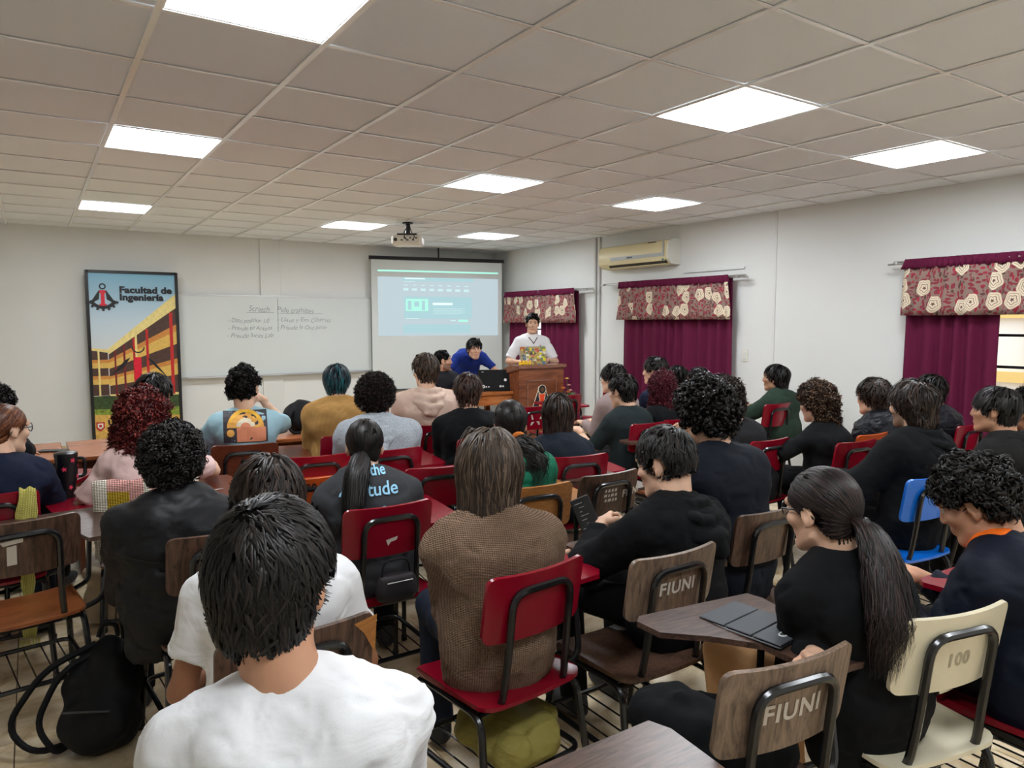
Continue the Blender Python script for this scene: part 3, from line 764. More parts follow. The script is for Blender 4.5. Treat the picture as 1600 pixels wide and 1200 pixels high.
# ceiling tile: mineral board with small per-tile tint
t = NT('ceiling_tile'); t.set(Roughness=.85)
oi = t.n('ShaderNodeObjectInfo'); r = t.ramp([(0, rgb8(232, 235, 239)), (.5, rgb8(236, 240, 244)), (1, rgb8(233, 238, 240))]); t.l(oi.outputs['Random'], r.inputs[0])
t.l(r.outputs[0], t.b.inputs['Base Color']); tc = t.n('ShaderNodeTexCoord'); nz = t.n('ShaderNodeTexNoise', i_Scale=90.0, i_Detail=3.0); t.l(tc.outputs['Object'], nz.inputs[0]); t.bump(nz.outputs[0], .12, .003)
M_CTILE = t.m
# floor: marbled beige ceramic
t = NT('floor_tile'); t.set(Roughness=.22, Specular_IOR_Level=.5)
tc = t.n('ShaderNodeTexCoord'); oi = t.n('ShaderNodeObjectInfo'); ad = t.n('ShaderNodeVectorMath', operation='MULTIPLY_ADD'); ad.inputs[1].default_value = (1, 1, 1)
mu = t.n('ShaderNodeVectorMath', operation='SCALE'); mu.inputs[0].default_value = (9.0, 5.0, 0); t.l(oi.outputs['Random'], mu.inputs['Scale'])
t.l(tc.outputs['Object'], ad.inputs[0]); t.l(mu.outputs[0], ad.inputs[2])
nz = t.n('ShaderNodeTexNoise', i_Scale=4.5, i_Detail=7.0, i_Roughness=.62, i_Distortion=1.6); t.l(ad.outputs[0], nz.inputs[0])
r = t.ramp([(.3, rgb8(176, 150, 112)), (.45, rgb8(210, 188, 152)), (.58, rgb8(226, 207, 174)), (.75, rgb8(238, 224, 196))]); t.l(nz.outputs[0], r.inputs[0]); t.l(r.outputs[0], t.b.inputs['Base Color'])
M_FTILE = t.m
M_GROUT = plain('grout', rgb8(104, 86, 66), .9)

def struct(o, label=None): o['kind'] = 'structure'; return o
# floor slab with separate tiles in the stretch the camera sees
TF = .425
fl = MB(); fl.box(((WALL_L + WALL_R) / 2, (WALL_B + WALL_F) / 2, -.06), (WALL_R - WALL_L, WALL_F - WALL_B, .10)); floor = struct(fl.build('floor', M_GROUT, smooth=False))
ftm = MB().box((0, 0, -.0055), (TF - .004, TF - .004, .011), bev=.0015).mesh('floor_tile', M_FTILE, smooth=False)
rest = MB(); fx0, fy0 = -.12, 3.15
for i in range(-6, 17):
    for j in range(-11, 18):
        x, y = fx0 + (i + .5) * TF, fy0 + (j + .5) * TF
        x0, x1, y0, y1 = max(x - TF / 2, WALL_L), min(x + TF / 2, WALL_R), max(y - TF / 2, WALL_B), min(y + TF / 2, WALL_F)
        if x1 - x0 < .02 or y1 - y0 < .02: continue
        if -1.2 < x < 4.4 and .6 < y < 5.0: obj('floor_tile', ftm, floor, (x, y, 0))
        else: rest.box(((x0 + x1) / 2, (y0 + y1) / 2, -.0055), (x1 - x0 - .004, y1 - y0 - .004, .011))
rt_ = rest.build('floor_tile', M_FTILE, floor, smooth=False); rt_['kind'] = 'stuff'
# walls
def wall(name, c, d): return struct(MB().box(c, d).build(name, M_WALL, smooth=False))
HH = CEIL + .25
wf = wall('wall_front', ((WALL_L + WALL_R) / 2, WALL_F + .1, HH / 2), (WALL_R - WALL_L + .4, .2, HH))
wall('wall_left', (WALL_L - .1, (WALL_B + WALL_F) / 2, HH / 2), (.2, WALL_F - WALL_B, HH))
wall('wall_back', ((WALL_L + WALL_R) / 2, WALL_B - .1, HH / 2), (WALL_R - WALL_L + .4, .2, HH))
wr = MB(); WINS = [(7.95, 9.25), (5.35, 6.7), (1.55, 3.15)]; z0w, z1w = .95, 1.95
ys = [WALL_B] + sorted(v for w in WINS for v in w) + [WALL_F]
for a, b in zip(ys[::2], ys[1::2]): wr.box((WALL_R + .1, (a + b) / 2, HH / 2), (.2, b - a, HH))
for a, b in WINS:
    wr.box((WALL_R + .1, (a + b) / 2, z0w / 2), (.2, b - a, z0w)); wr.box((WALL_R + .1, (a + b) / 2, (z1w + HH) / 2), (.2, b - a, HH - z1w))
struct(wr.build('wall_right', M_WALL, smooth=False))
struct(MB().box((2.75, WALL_F - .012, CEIL / 2), (.27, .024, CEIL), bev=.004).build('trim_1', M_TRIM))
struct(MB().box((WALL_R - .004, 4.70, CEIL / 2), (.008, .03, CEIL)).build('trim_2', M_TRIM))
pb = MB()
for y in (7.50, 7.42): pb.tube([(WALL_R - .02, y, .3), (WALL_R - .02, y, CEIL)], .018, 10)
struct(pb.build('trim_3', M_TRIM))
struct(MB().box((WALL_R - .01, 5.5, 2.13), (.02, .86, .022)).build('trim_4', M_TRIM))
for nm, c, d in (('baseboard_front', ((WALL_L + WALL_R) / 2, WALL_F - .008, .04), (WALL_R - WALL_L, .016, .08)), ('baseboard_right', (WALL_R - .008, (WALL_B + WALL_F) / 2, .04), (.016, WALL_F - WALL_B, .08)), ('baseboard_left', (WALL_L + .008, (WALL_B + WALL_F) / 2, .04), (.016, WALL_F - WALL_B, .08))):
    struct(MB().box(c, d).build(nm, M_FTILE, smooth=False))
# windows
M_FRAME = plain('black_window_frame', (.01, .01, .012), .35)
t = NT('window_glass'); t.set(Roughness=.02, Transmission_Weight=1.0, IOR=1.05); M_GLASS = t.m
for k, (a, b) in enumerate(WINS):
    fr = MB(); X = WALL_R + .09
    for z in (z0w, z1w): fr.box((X, (a + b) / 2, z), (.05, b - a, .05))
    for y in (a + .02, b - .02, (a + b) / 2): fr.box((X, y, (z0w + z1w) / 2), (.05, .04, z1w - z0w))
    zs = np.linspace(z0w, z1w, 5)
    for z in zs[1:-1]: fr.box((X, (a + b) / 2, z), (.04, b - a, .022))
    w = struct(fr.build('window_%d' % (k + 1), M_FRAME, smooth=False))
    for y0, y1 in ((a + .04, (a + b) / 2 - .02), ((a + b) / 2 + .02, b - .04)):
        for q in range(4): MB().box((X, (y0 + y1) / 2, (zs[q] + zs[q + 1]) / 2), (.006, y1 - y0, zs[q + 1] - zs[q] - .03)).build('pane', M_GLASS, w, smooth=False)
# house across the yard, seen through the gap
hb_ = MB(); hb_.box((13.0, -1.0, 1.6), (.4, 26, 3.2)); hb_.cur = 1
for q in range(12): hb_.box((12.75, -13 + q * 2.2, 1.6), (.14, .5, 3.2)); 
for z in (.7, 1.7): hb_.box((12.74, -1, z), (.12, 26, .16))
nb = hb_.build('building', [plain('pale_plaster', rgb8(245, 236, 226), .8), plain('yellow_plaster', rgb8(236, 196, 120), .8)], smooth=False)
tag(nb, 'pale building with yellow bands seen through the window gap at right', 'building')
yd = MB().box((10.0, 3, -.1), (7.0, 30, .1)).build('yard', plain('concrete', rgb8(190, 186, 178), .9), smooth=False); struct(yd)

# ceiling: slab, rails and separate tiles
ceil = struct(MB().box(((WALL_L + WALL_R) / 2, (WALL_B + WALL_F) / 2, CEIL + .12), (WALL_R - WALL_L, WALL_F - WALL_B, .06)).build('ceiling', plain('slab', (.3, .3, .3), .9), smooth=False))
ctm = MB().box((0, 0, .010), (TILE - .012, TILE - .012, .016), bev=.002).mesh('ceiling_tile', M_CTILE, smooth=False)
LIGHTS = {(i, j) for i in (0, 4, 7) for j in (-4, 0, 4, 9)}  # the row over the camera is out of view, added as fill light
for i in range(-5, 11):
    for j in range(-7, 15):
        x, y = GX0 + (i + .5) * TILE, GY0 + (j + .5) * TILE
        x0, x1, y0, y1 = max(x - TILE / 2, WALL_L), min(x + TILE / 2, WALL_R), max(y - TILE / 2, WALL_B), min(y + TILE / 2, WALL_F)
        if x1 - x0 < .03 or y1 - y0 < .03 or (i, j) in LIGHTS: continue
        if x1 - x0 > TILE - .01 and y1 - y0 > TILE - .01: obj('ceiling_tile', ctm, ceil, (x, y, CEIL))
        else: MB().box(((x0 + x1) / 2, (y0 + y1) / 2, CEIL + .010), (x1 - x0 - .008, y1 - y0 - .008, .016)).build('ceiling_tile', M_CTILE, ceil, smooth=False)
for i in range(-4, 12):
    x = GX0 + i * TILE
    if WALL_L < x < WALL_R: MB().box((x, (WALL_B + WALL_F) / 2, CEIL - .004), (.025, WALL_F - WALL_B, .006)).build('ceiling_rail', M_TBAR, ceil, smooth=False)
for j in range(-7, 16):
    y = GY0 + j * TILE
    if WALL_B < y < WALL_F: MB().box(((WALL_L + WALL_R) / 2, y, CEIL - .003), (WALL_R - WALL_L, .018, .004)).build('ceiling_rail', M_TBAR, ceil, smooth=False)
# LED panels
M_LED = emit('led_panel', (.90, .95, 1.0), PANEL_EMIT)
fm = MB()
for c, d in (((0, -.292, 0), (.596, .012, .014)), ((0, .292, 0), (.596, .012, .014)), ((-.292, 0, 0), (.012, .572, .014)), ((.292, 0, 0), (.012, .572, .014))): fm.box(c, d)
fm = fm.mesh('frame', M_TBAR, smooth=False); dm = MB().box((0, 0, .002), (.572, .572, .006)).mesh('diffuser', M_LED, smooth=False)
LN = {(0, 0): 'square ceiling light at the top left edge of the view, nearest of the left column', (0, 4): 'square ceiling light in the left column, second from the camera', (0, 9): 'square ceiling light in the left column, nearest the banner',
      (4, 0): 'large square ceiling light nearest the camera in the middle column', (4, 4): 'square ceiling light in the middle column behind the projector', (4, 9): 'square ceiling light between the projector and the whiteboard wall',
      (7, 0): 'square ceiling light nearest the camera along the right wall', (7, 4): 'square ceiling light above the air conditioner side of the right wall', (7, 9): 'square ceiling light in the front right corner above the projection screen'}
for (i, j) in sorted(LIGHTS):
    e = empty('ceiling_light', (GX0 + (i + .5) * TILE, GY0 + (j + .5) * TILE, CEIL + .006))
    seen = (i, j) in LN
    BK = {-4: 'by the left wall', 0: 'left of the camera', 4: 'right of the camera', 7: 'by the right wall'}
    tag(e, LN.get((i, j), 'added ceiling fill light %s, %s' % (BK[i], {-4: 'in the row over the camera', 0: 'in the rear row', 4: 'in the middle row', 9: 'in the front row'}[j])), 'ceiling light', 'square ceiling lights')
    obj('frame', fm, e); obj('diffuser', dm, e)

# ------------------------------------------------------------------ whiteboard
M_WB = plain('whiteboard_face', rgb8(216, 222, 220), .18); M_ALU = plain('aluminium', (.6, .6, .6), .35, .8); M_INK = plain('grey_marker_ink', rgb8(150, 156, 160), .6)
wx0, wx1, wz0, wz1 = 1.50, 4.19, .845, 1.905
wb = empty('whiteboard', (0, WALL_F - .03, 0)); tag(wb, 'long white marker board with faint grey handwriting on the front wall', 'whiteboard')
MB().box(((wx0 + wx1) / 2, 0, (wz0 + wz1) / 2), (wx1 - wx0, .02, wz1 - wz0)).build('writing_surface', M_WB, wb, smooth=False)
m = MB()
for z in (wz0, wz1): m.box(((wx0 + wx1) / 2, -.008, z), (wx1 - wx0 + .02, .022, .018))
for x in (wx0, wx1): m.box((x, -.008, (wz0 + wz1) / 2), (.018, .022, wz1 - wz0))
m.build('frame', M_ALU, wb, smooth=False)
MB().box(((wx0 + wx1) / 2, -.035, wz0 - .012), (wx1 - wx0 - .3, .06, .012)).build('pen_tray', M_ALU, wb, smooth=False)
def wtext(txt, px, py, px1, size):
    pt_ = lambda u: _o + ray(u, py) * ((WALL_F - .043) / ray(u, py)[1]); p, p1 = pt_(px), pt_(px1); V, F = text_mesh(txt, size, -.0008, .25, 0, 'LEFT', .95)
    V[:, 0] *= (p1[0] - p[0]) / V[:, 0].max()
    return np.stack([V[:, 0] + p[0], np.full(len(V), -.0135), V[:, 1] + p[2] + .008 * np.sin(V[:, 0] * 23) + .004 * np.sin(V[:, 0] * 61)], 1), F
m = MB()
for txt, px, py, px1, sz in (('Scratch', 388, 483, 421, .11), ('Pide tramites', 432, 485, 490, .11), ('- Dato posicion 1/0', 356, 501, 421, .085), ('- Prende to Antena', 356, 513, 425, .085), ('- Prende luces Lab', 354, 525, 427, .085), ('- Llave y Em Ciberna', 432, 500, 516, .085), ('- Prende la Ont peor', 432, 512, 511, .085)):
    V, F = wtext(txt, px, py, px1, sz); m.add(V, F)
m.box((2.83, -.0135, 1.65), (.007, .001, .45)); m.box((2.60, -.0135, 1.685), (.36, .001, .005)); m.box((3.15, -.0135, 1.675), (.62, .001, .005))
m.build('handwriting', M_INK, wb, smooth=False)
# ------------------------------------------------------------------ projection screen, angled across the corner
A, B_ = np.array([4.17, 9.99]), np.array([6.15, 9.55]); sl = np.linalg.norm(B_ - A); sa = math.atan2(*(B_ - A)[::-1]); scz = 2.475
ps = empty('projection_screen', (*A, 0), sa); tag(ps, 'hanging white projection screen with a pale projected slide in the front corner', 'projection screen')
M_SCREEN = plain('screen_cloth', rgb8(214, 219, 216), .7)
MB().box((sl / 2, 0, (.55 + scz) / 2), (sl, .006, scz - .55)).build('screen_cloth', M_SCREEN, ps, smooth=False)
MB().tube([(-.03, .0, scz + .02), (sl + .03, .0, scz + .02)], .028, 10).build('roller_case', M_FRAME, ps)
MB().tube([(0, 0, .55), (sl, 0, .55)], .014, 8).build('bottom_bar', M_FRAME, ps)
MB().tube([(sl / 2, 0, scz + .03), (sl / 2, 0, CEIL - .004)], .012, 8).build('ceiling_hook', M_FRAME, ps)
E1 = lambda n, c, s: emit('slide_' + n, c, s)
def slide(px0, py0, px1, py1):                      # screen-plane extents from picture extents
    nrm = np.array([math.sin(sa), -math.cos(sa), 0.0]); q0 = np.array([*A, 0.0]); out = []
    for px, py in ((px0, py0), (px1, py1)):
        d = ray(px, py); tt = ((q0 - _o) @ nrm) / (d @ nrm); p = _o + d * tt; out.append((math.hypot(*(p[:2] - A)), p[2]))
    return out
m = MB()
def srect(c, px0, py0, px1, py1, lay=1):
    (u0, v0), (u1, v1) = slide(px0, py0, px1, py1); m.cur = c; m.box(((u0 + u1) / 2, -.004 - lay * .0006, (v0 + v1) / 2), (abs(u1 - u0), .0008, abs(v1 - v0)))
srect(0, 590, 432, 778, 524, 0); srect(1, 590, 421, 778, 428.5)
srect(4, 628, 433, 740, 441, 1)
srect(2, 632, 434, 664, 436.5, 2); srect(3, 630, 439, 648, 440.5, 2)
for q in range(8): srect(3, 630 + q * 13.5, 450 + q * .35, 638 + q * 13.5, 454 + q * .35, 2); srect(3, 631 + q * 13.5, 444.5 + q * .35, 637 + q * 13.5, 446 + q * .35, 2)
srect(4, 631, 463, 737, 498, 1); srect(1, 634, 467, 669, 486, 2); srect(4, 637, 470, 643, 484, 3); srect(4, 647, 471, 655, 479, 3); srect(4, 659, 470, 664, 485, 3)
srect(2, 676, 473, 707, 477, 2)
for q in range(4): srect(3, 677, 482 + q * 2.6, 727 - (q % 2) * 5, 483 + q * 2.6, 2)
srect(1, 716, 499.5, 731, 503, 2); srect(3, 704, 500, 712, 502, 2); srect(3, 633, 497, 655, 498.2, 2); srect(4, 630, 507, 735, 520, 1)
m.build('projected_slide', [E1('base', (.52, .63, .68), 1.0), E1('bar', (.46, .98, .80), 1.0), E1('white', (.85, 1, 1), 1.0), E1('line', (.62, .85, .86), 1.0), E1('blue', (.42, .66, .70), 1.0)], ps, smooth=False)
# ------------------------------------------------------------------ banner
bn = empty('banner', (1.06, 9.93, 0)); tag(bn, 'tall printed faculty banner in a black frame beside the whiteboard', 'banner')
bw, bz0, bz1 = .97, .10, 2.155; bh = bz1 - bz0
m = MB()
for x in (-bw / 2, bw / 2): m.box((x, 0, (bz0 + bz1) / 2), (.035, .03, bh + .03))
for z in (bz0, bz1): m.box((0, 0, z), (bw, .03, .035))
for x in (-.35, .35): m.box((x, 0, .05), (.05, .40, .03))
m.build('frame', M_FRAME, bn, smooth=False)
t = NT('banner_sky'); tc = t.n('ShaderNodeTexCoord'); sx_ = t.n('ShaderNodeSeparateXYZ'); t.l(tc.outputs['Object'], sx_.inputs[0])
mr = t.n('ShaderNodeMapRange'); mr.inputs[1].default_value = .9; mr.inputs[2].default_value = 2.2; t.l(sx_.outputs['Z'], mr.inputs[0])
r = t.ramp([(0, rgb8(226, 222, 214)), (.5, rgb8(196, 214, 226)), (1, rgb8(112, 176, 206))]); t.l(mr.outputs[0], r.inputs[0]); t.l(r.outputs[0], t.b.inputs['Base Color']); t.set(Roughness=.4)
M_BSKY = t.m
PM = [M_BSKY] + [plain('print_' + n, rgb8(*c), .4, vary=v, scale=30.0) for n, c, v in ((*x, .55 if x[0] in ('hedge', 'grass') else (.22 if x[0] in ('dark', 'ochre') else .10)) for x in (('yellow', (222, 182, 92)), ('dark', (76, 52, 44)), ('orange', (206, 136, 62)), ('red', (190, 34, 34)), ('black', (18, 20, 26)), ('crimson', (222, 20, 52)), ('hedge', (52, 74, 34)), ('grass', (128, 150, 52)), ('ochre', (222, 176, 88)), ('white', (238, 236, 230)), ('cream', (236, 216, 140)), ('wine', (120, 20, 30))))]
m = MB(); LAY = [0]
def bp(mi, pts):                                     # picture-fraction polygon (u right 0..1, v up 0..1)
    m.cur = mi; LAY[0] += 1; y = -.004 - LAY[0] * .00016
    m.poly([(-bw / 2 + u * bw, y, bz0 + v * bh) for u, v in pts], (0, .0001, 0))
m.cur = 0; m.box((0, 0, (bz0 + bz1) / 2), (bw - .02, .006, bh - .01))
bp(9, [(0, 0), (1, 0), (1, .22), (0, .22)]); bp(8, [(0, .17), (1, .14), (1, .19), (0, .21)]); bp(7, [(0, .20), (1, .19), (1, .27), (.5, .285), (0, .275)])
# long block in perspective: roof, dark galleries, yellow parapets
L0 = lambda u, a, b: a + (b - a) * u
bp(11, [(.18, .545), (1, .885), (1, .80), (.20, .52)]); bp(2, [(.2, .52), (1, .80), (1, .27), (.2, .27)])
bp(1, [(.2, .47), (1, .66), (1, .58), (.2, .435)]); bp(3, [(.2, .49), (1, .70), (1, .66), (.2, .47)])
bp(1, [(.2, .375), (1, .46), (1, .39), (.2, .335)]); bp(3, [(.2, .39), (1, .49), (1, .46), (.2, .375)])
bp(11, [(.2, .285), (1, .28), (1, .265), (.2, .275)])
for u in (.26, .36, .47, .62, .90): 
    w = .012 + .03 * u; bp(4 if u > .4 else 12, [(u, .27), (u + w, .27), (u + w, .52 + (u - .2) * .35), (u, .52 + (u - .2) * .35)])
bp(11, [(.495, .27), (.52, .27), (.52, .66), (.495, .655)])
bp(11, [(.0, .56), (.25, .545), (.22, .53), (0, .545)]); bp(2, [(0, .545), (.19, .53), (.19, .28), (0, .28)]); bp(1, [(0, .47), (.2, .47), (.2, .44), (0, .44)]); bp(3, [(0, .49), (.2, .49), (.2, .47), (0, .47)])
bp(1, [(0, .375), (.2, .375), (.2, .345), (0, .345)]); bp(3, [(0, .395), (.2, .395), (.2, .375), (0, .375)]); bp(11, [(.08, .28), (.1, .28), (.1, .54), (.08, .54)])
# faded emblem over the building
bp(6, [(.48, .31), (.56, .31), (.56, .50), (.48, .50)]); bp(5, [(.22, .40), (.38, .485), (.44, .50), (.36, .44)]); bp(5, [(.62, .50), (.70, .475), (.88, .36), (.72, .44)])
def ring(u, v, r0, r1, mi, n=20, a0=0, a1=2 * math.pi, asp=bw / bh):
    for k in range(n):
        t0, t1 = a0 + (a1 - a0) * k / n, a0 + (a1 - a0) * (k + 1) / n
        LAY[0] -= 1 if k else 0
        bp(mi, [(u + r0 * math.cos(t0), v + r0 * math.sin(t0) * asp), (u + r1 * math.cos(t0), v + r1 * math.sin(t0) * asp), (u + r1 * math.cos(t1), v + r1 * math.sin(t1) * asp), (u + r0 * math.cos(t1), v + r0 * math.sin(t1) * asp)])
ring(.53, .56, .06, .075, 5, 12, math.pi, 2 * math.pi)
# emblem at the top: letter i, compass legs, gear
bp(6, [(.125, .795), (.205, .795), (.205, .815), (.185, .815), (.185, .875), (.205, .875), (.205, .893), (.125, .893), (.125, .875), (.145, .875), (.145, .815), (.125, .815)])
ring(.165, .915, .022, .038, 5); bp(5, [(.115, .885), (.135, .895), (.122, .84), (.012, .808)]); bp(5, [(.215, .885), (.195, .895), (.208, .84), (.318, .808)])
ring(.165, .862, .125, .165, 5, 16, math.radians(205), math.radians(335)); 
for k in range(7):
    a = math.radians(208 + k * 124 / 6); bp(5, [(.165 + r_ * math.cos(a + q), .862 + r_ * math.sin(a + q) * bw / bh) for r_, q in ((.16, -.09), (.16, .09), (.19, .07), (.19, -.07))])
for txt, u, v, sz in (('Facultad de', .345, .896, .108), ('Ingeniería', .345, .853, .108), ('Un', .16, .117, .085), ('de', .16, .088, .085)):
    V, F = text_mesh(txt, sz, .005, 0, 0, 'LEFT', 1.02); LAY[0] += 2; m.cur = 5
    wmax = V[:, 0].max(); sxx = (.60 * bw / wmax) if txt.startswith('Fac') else (.50 * bw / wmax if txt.startswith('Ing') else 1)
    m.add(np.stack([-bw / 2 + u * bw + V[:, 0] * sxx, np.full(len(V), -.004 - LAY[0] * .00016), bz0 + v * bh + V[:, 1]], 1), F)
bp(4, [(.03, .125), (.12, .125), (.12, .09), (.075, .07), (.03, .09)]); bp(10, [(.045, .117), (.105, .117), (.105, .095), (.075, .083), (.045, .095)]); bp(4, [(.06, .11), (.09, .11), (.09, .095), (.06, .095)])
m.build('printed_sheet', PM, bn, smooth=False)
# ------------------------------------------------------------------ curtains
M_CURT = fabric('burgundy_curtain', rgb8(98, 26, 58), .8, .15, 300, .2, 0, fscale=3)
t = NT('floral_valance'); t.set(Roughness=.8); tc = t.n('ShaderNodeTexCoord'); uvn = tc.outputs['UV']
vr = t.n('ShaderNodeTexVoronoi', i_Scale=5.6, i_Randomness=.8); vr.voronoi_dimensions = '2D'; t.l(uvn, vr.inputs['Vector'])
sub = t.n('ShaderNodeVectorMath', operation='SUBTRACT'); t.l(uvn, sub.inputs[0])
dv = t.n('ShaderNodeVectorMath', operation='SCALE'); dv.inputs['Scale'].default_value = 1.0; t.l(vr.outputs['Position'], dv.inputs[0]); t.l(dv.outputs[0], sub.inputs[1])
sp = t.n('ShaderNodeSeparateXYZ'); t.l(sub.outputs[0], sp.inputs[0]); at = t.n('ShaderNodeMath', operation='ARCTAN2'); t.l(sp.outputs[1], at.inputs[0]); t.l(sp.outputs[0], at.inputs[1])
pm_ = t.n('ShaderNodeMath', operation='MULTIPLY'); pm_.inputs[1].default_value = 5.0; t.l(at.outputs[0], pm_.inputs[0]); sn = t.n('ShaderNodeMath', operation='SINE'); t.l(pm_.outputs[0], sn.inputs[0])
dd = t.n('ShaderNodeMath', operation='MULTIPLY_ADD'); dd.inputs[1].default_value = .026; t.l(sn.outputs[0], dd.inputs[0]); t.l(vr.outputs['Distance'], dd.inputs[2])
CR, BR, MA, TN = rgb8(228, 212, 186), rgb8(92, 60, 54), rgb8(134, 44, 58), rgb8(140, 116, 106)
rf = t.ramp([(0, BR), (.05, BR), (.08, CR), (.15, CR), (.17, TN), (.185, BR), (.20, CR), (.27, CR), (.285, BR), (.30, CR), (.37, CR), (.385, BR)]); t.l(dd.outputs[0], rf.inputs[0])
mpv = t.n('ShaderNodeMapping'); mpv.inputs['Rotation'].default_value = (0, 0, .95); mpv.inputs['Scale'].default_value = (17, 36, 1); t.l(uvn, mpv.inputs[0])
mpw = t.n('ShaderNodeMapping'); mpw.inputs['Rotation'].default_value = (0, 0, -.75); mpw.inputs['Scale'].default_value = (36, 17, 1); t.l(uvn, mpw.inputs[0])
nzw = t.n('ShaderNodeTexNoise', i_Scale=9.0); t.l(uvn, nzw.inputs['Vector']); gtw = t.n('ShaderNodeMath', operation='GREATER_THAN'); gtw.inputs[1].default_value = .5; t.l(nzw.outputs[0], gtw.inputs[0])
mxw = t.n('ShaderNodeMix', data_type='VECTOR'); t.l(gtw.outputs[0], mxw.inputs['Factor']); t.l(mpv.outputs[0], mxw.inputs['A']); t.l(mpw.outputs[0], mxw.inputs['B'])
v2 = t.n('ShaderNodeTexVoronoi', i_Scale=1.0); v2.voronoi_dimensions = '2D'; t.l(mxw.outputs['Result'], v2.inputs['Vector'])
sc_ = t.n('ShaderNodeSeparateColor'); t.l(v2.outputs['Color'], sc_.inputs[0]); rl = t.ramp([(0, MA), (.45, BR), (.6, rgb8(160, 40, 60)), (.8, MA)]); rl.color_ramp.interpolation = 'CONSTANT'; t.l(sc_.outputs[0], rl.inputs[0])
lm = t.n('ShaderNodeMath', operation='LESS_THAN'); lm.inputs[1].default_value = .37; t.l(v2.outputs['Distance'], lm.inputs[0])
m1 = t.n('ShaderNodeMix', data_type='RGBA'); m1.inputs['A'].default_value = (*TN, 1); t.l(lm.outputs[0], m1.inputs['Factor']); t.l(rl.outputs[0], m1.inputs['B'])
fmk = t.n('ShaderNodeMath', operation='LESS_THAN'); fmk.inputs[1].default_value = .385; t.l(dd.outputs[0], fmk.inputs[0])
scq = t.n('ShaderNodeSeparateColor'); t.l(vr.outputs['Color'], scq.inputs[0]); gt = t.n('ShaderNodeMath', operation='GREATER_THAN'); gt.inputs[1].default_value = .30; t.l(scq.outputs[0], gt.inputs[0])
fm2 = t.n('ShaderNodeMath', operation='MULTIPLY'); t.l(fmk.outputs[0], fm2.inputs[0]); t.l(gt.outputs[0], fm2.inputs[1])
m2 = t.n('ShaderNodeMix', data_type='RGBA'); t.l(fm2.outputs[0], m2.inputs['Factor']); t.l(m1.outputs['Result'], m2.inputs['A']); t.l(rf.outputs[0], m2.inputs['B']); t.l(m2.outputs['Result'], t.b.inputs['Base Color'])
M_VAL = t.m
def drape(name, y0, y1, z0, z1, x, amp, pitch, seed, mats, parent=None, nz=10, flare=0.0, th=.004):
    """pleated hanging cloth on the right wall, y0<y1"""
    rg = np.random.default_rng(seed); n = int((y1 - y0) / .012); u = np.linspace(0, 1, n); s = (y1 - y0) * u
    ph = np.cumsum(1 + .45 * vnoise(np.stack([s * 5 + seed, s * 0, s * 0], 1))) * (s[1] - s[0]) / pitch * 2 * math.pi
    V = []; UV = []
    for k in range(nz + 1):
        v = k / nz; z = z1 + (z0 - z1) * v; a = amp * (.55 + .45 * v)
        yy = y0 + s + flare * v * (u - .5) + .012 * v * vnoise(np.stack([s * 4, s * 0 + v, s * 0 + seed], 1)); xx = x - a * (.5 + .5 * np.sin(ph + .35 * v * np.sin(s * 5 + seed))) - .006 * vnoise(np.stack([s * 9, s * 0 + v * 3, s * 0], 1))
        V.append(np.stack([xx, yy, np.full(n, z)], 1)); UV.append(np.stack([s * 1.25 + seed * .37, np.full(n, z)], 1))
    V = np.concatenate(V); UV = np.concatenate(UV); ids = np.arange(len(V)).reshape(nz + 1, n)
    F = np.stack([ids[:-1, :-1], ids[:-1, 1:], ids[1:, 1:], ids[1:, :-1]], -1).reshape(-1, 4)
    B2 = V + np.array([th, 0, 0]); F2 = F[:, ::-1] + len(V); nn = len(V)
    edge = list(ids[0]) + list(ids[1:, -1]) + list(ids[-1, ::-1][1:]) + list(ids[::-1, 0][1:-1]); edge = np.array(edge); e2 = np.roll(edge, -1)
    FE = np.stack([edge, edge + nn, e2 + nn, e2], -1)
    me = mesh_of(name, np.concatenate([V, B2]), np.concatenate([F, F2, FE]), mats)
    ul = me.uv_layers.new(name='uv'); li = np.zeros(len(me.loops), np.int32); me.loops.foreach_get('vertex_index', li); UU = np.concatenate([UV, UV])[li]; ul.data.foreach_set('uv', UU.astype(np.float32).ravel())
    return obj(name, me, parent)
def rod(y0, y1, z, label):
    e = MB(); e.tube([(WALL_R - .10, y0, z), (WALL_R - .10, y1, z)], .010, 8); e.tube([(WALL_R - .134, y0 - .03, z - .018), (WALL_R - .134, y1 + .03, z - .018)], .009, 8)
    for y in (y0 + .06, y1 - .06): e.box((WALL_R - .085, y, z - .012), (.17, .02, .02))
    o = e.build('curtain_rod', M_STEEL); tag(o, label, 'curtain rod', 'curtain rods')
rod(7.45, 9.62, 2.005, 'double steel curtain rod behind the podium speaker'); rod(4.98, 7.22, 2.045, 'double steel curtain rod under the air conditioner'); rod(1.3, 3.43, 2.065, 'double steel curtain rod at the right edge of the view')
def curtain(y0, y1, zt, seed, label, val=True, zb=.12):
    c = drape('curtain', y0, y1, zb, zt, WALL_R - .05, .075, .17, seed, [M_CURT]); tag(c, label, 'curtain', 'burgundy curtains'); return c
def valance(c, y0, y1, zt, seed, depth=.45):
    drape('valance', y0, y1, zt - depth, zt - .055, WALL_R - .145, .035, .12, seed, [M_VAL], c, 6, .06); drape('valance_header', y0, y1, zt - .062, zt + .022, WALL_R - .145, .03, .05, seed + 1, [M_CURT], c, 2)
c = curtain(8.72, 9.5, 1.99, 3, 'burgundy curtain panel directly behind the standing speaker'); valance(c, 8.62, 9.5, 2.0, 3)
c = curtain(7.76, 8.66, 1.99, 4, 'burgundy curtain panel right of the speaker, beside the wall pipes'); valance(c, 7.76, 8.61, 2.0, 11)
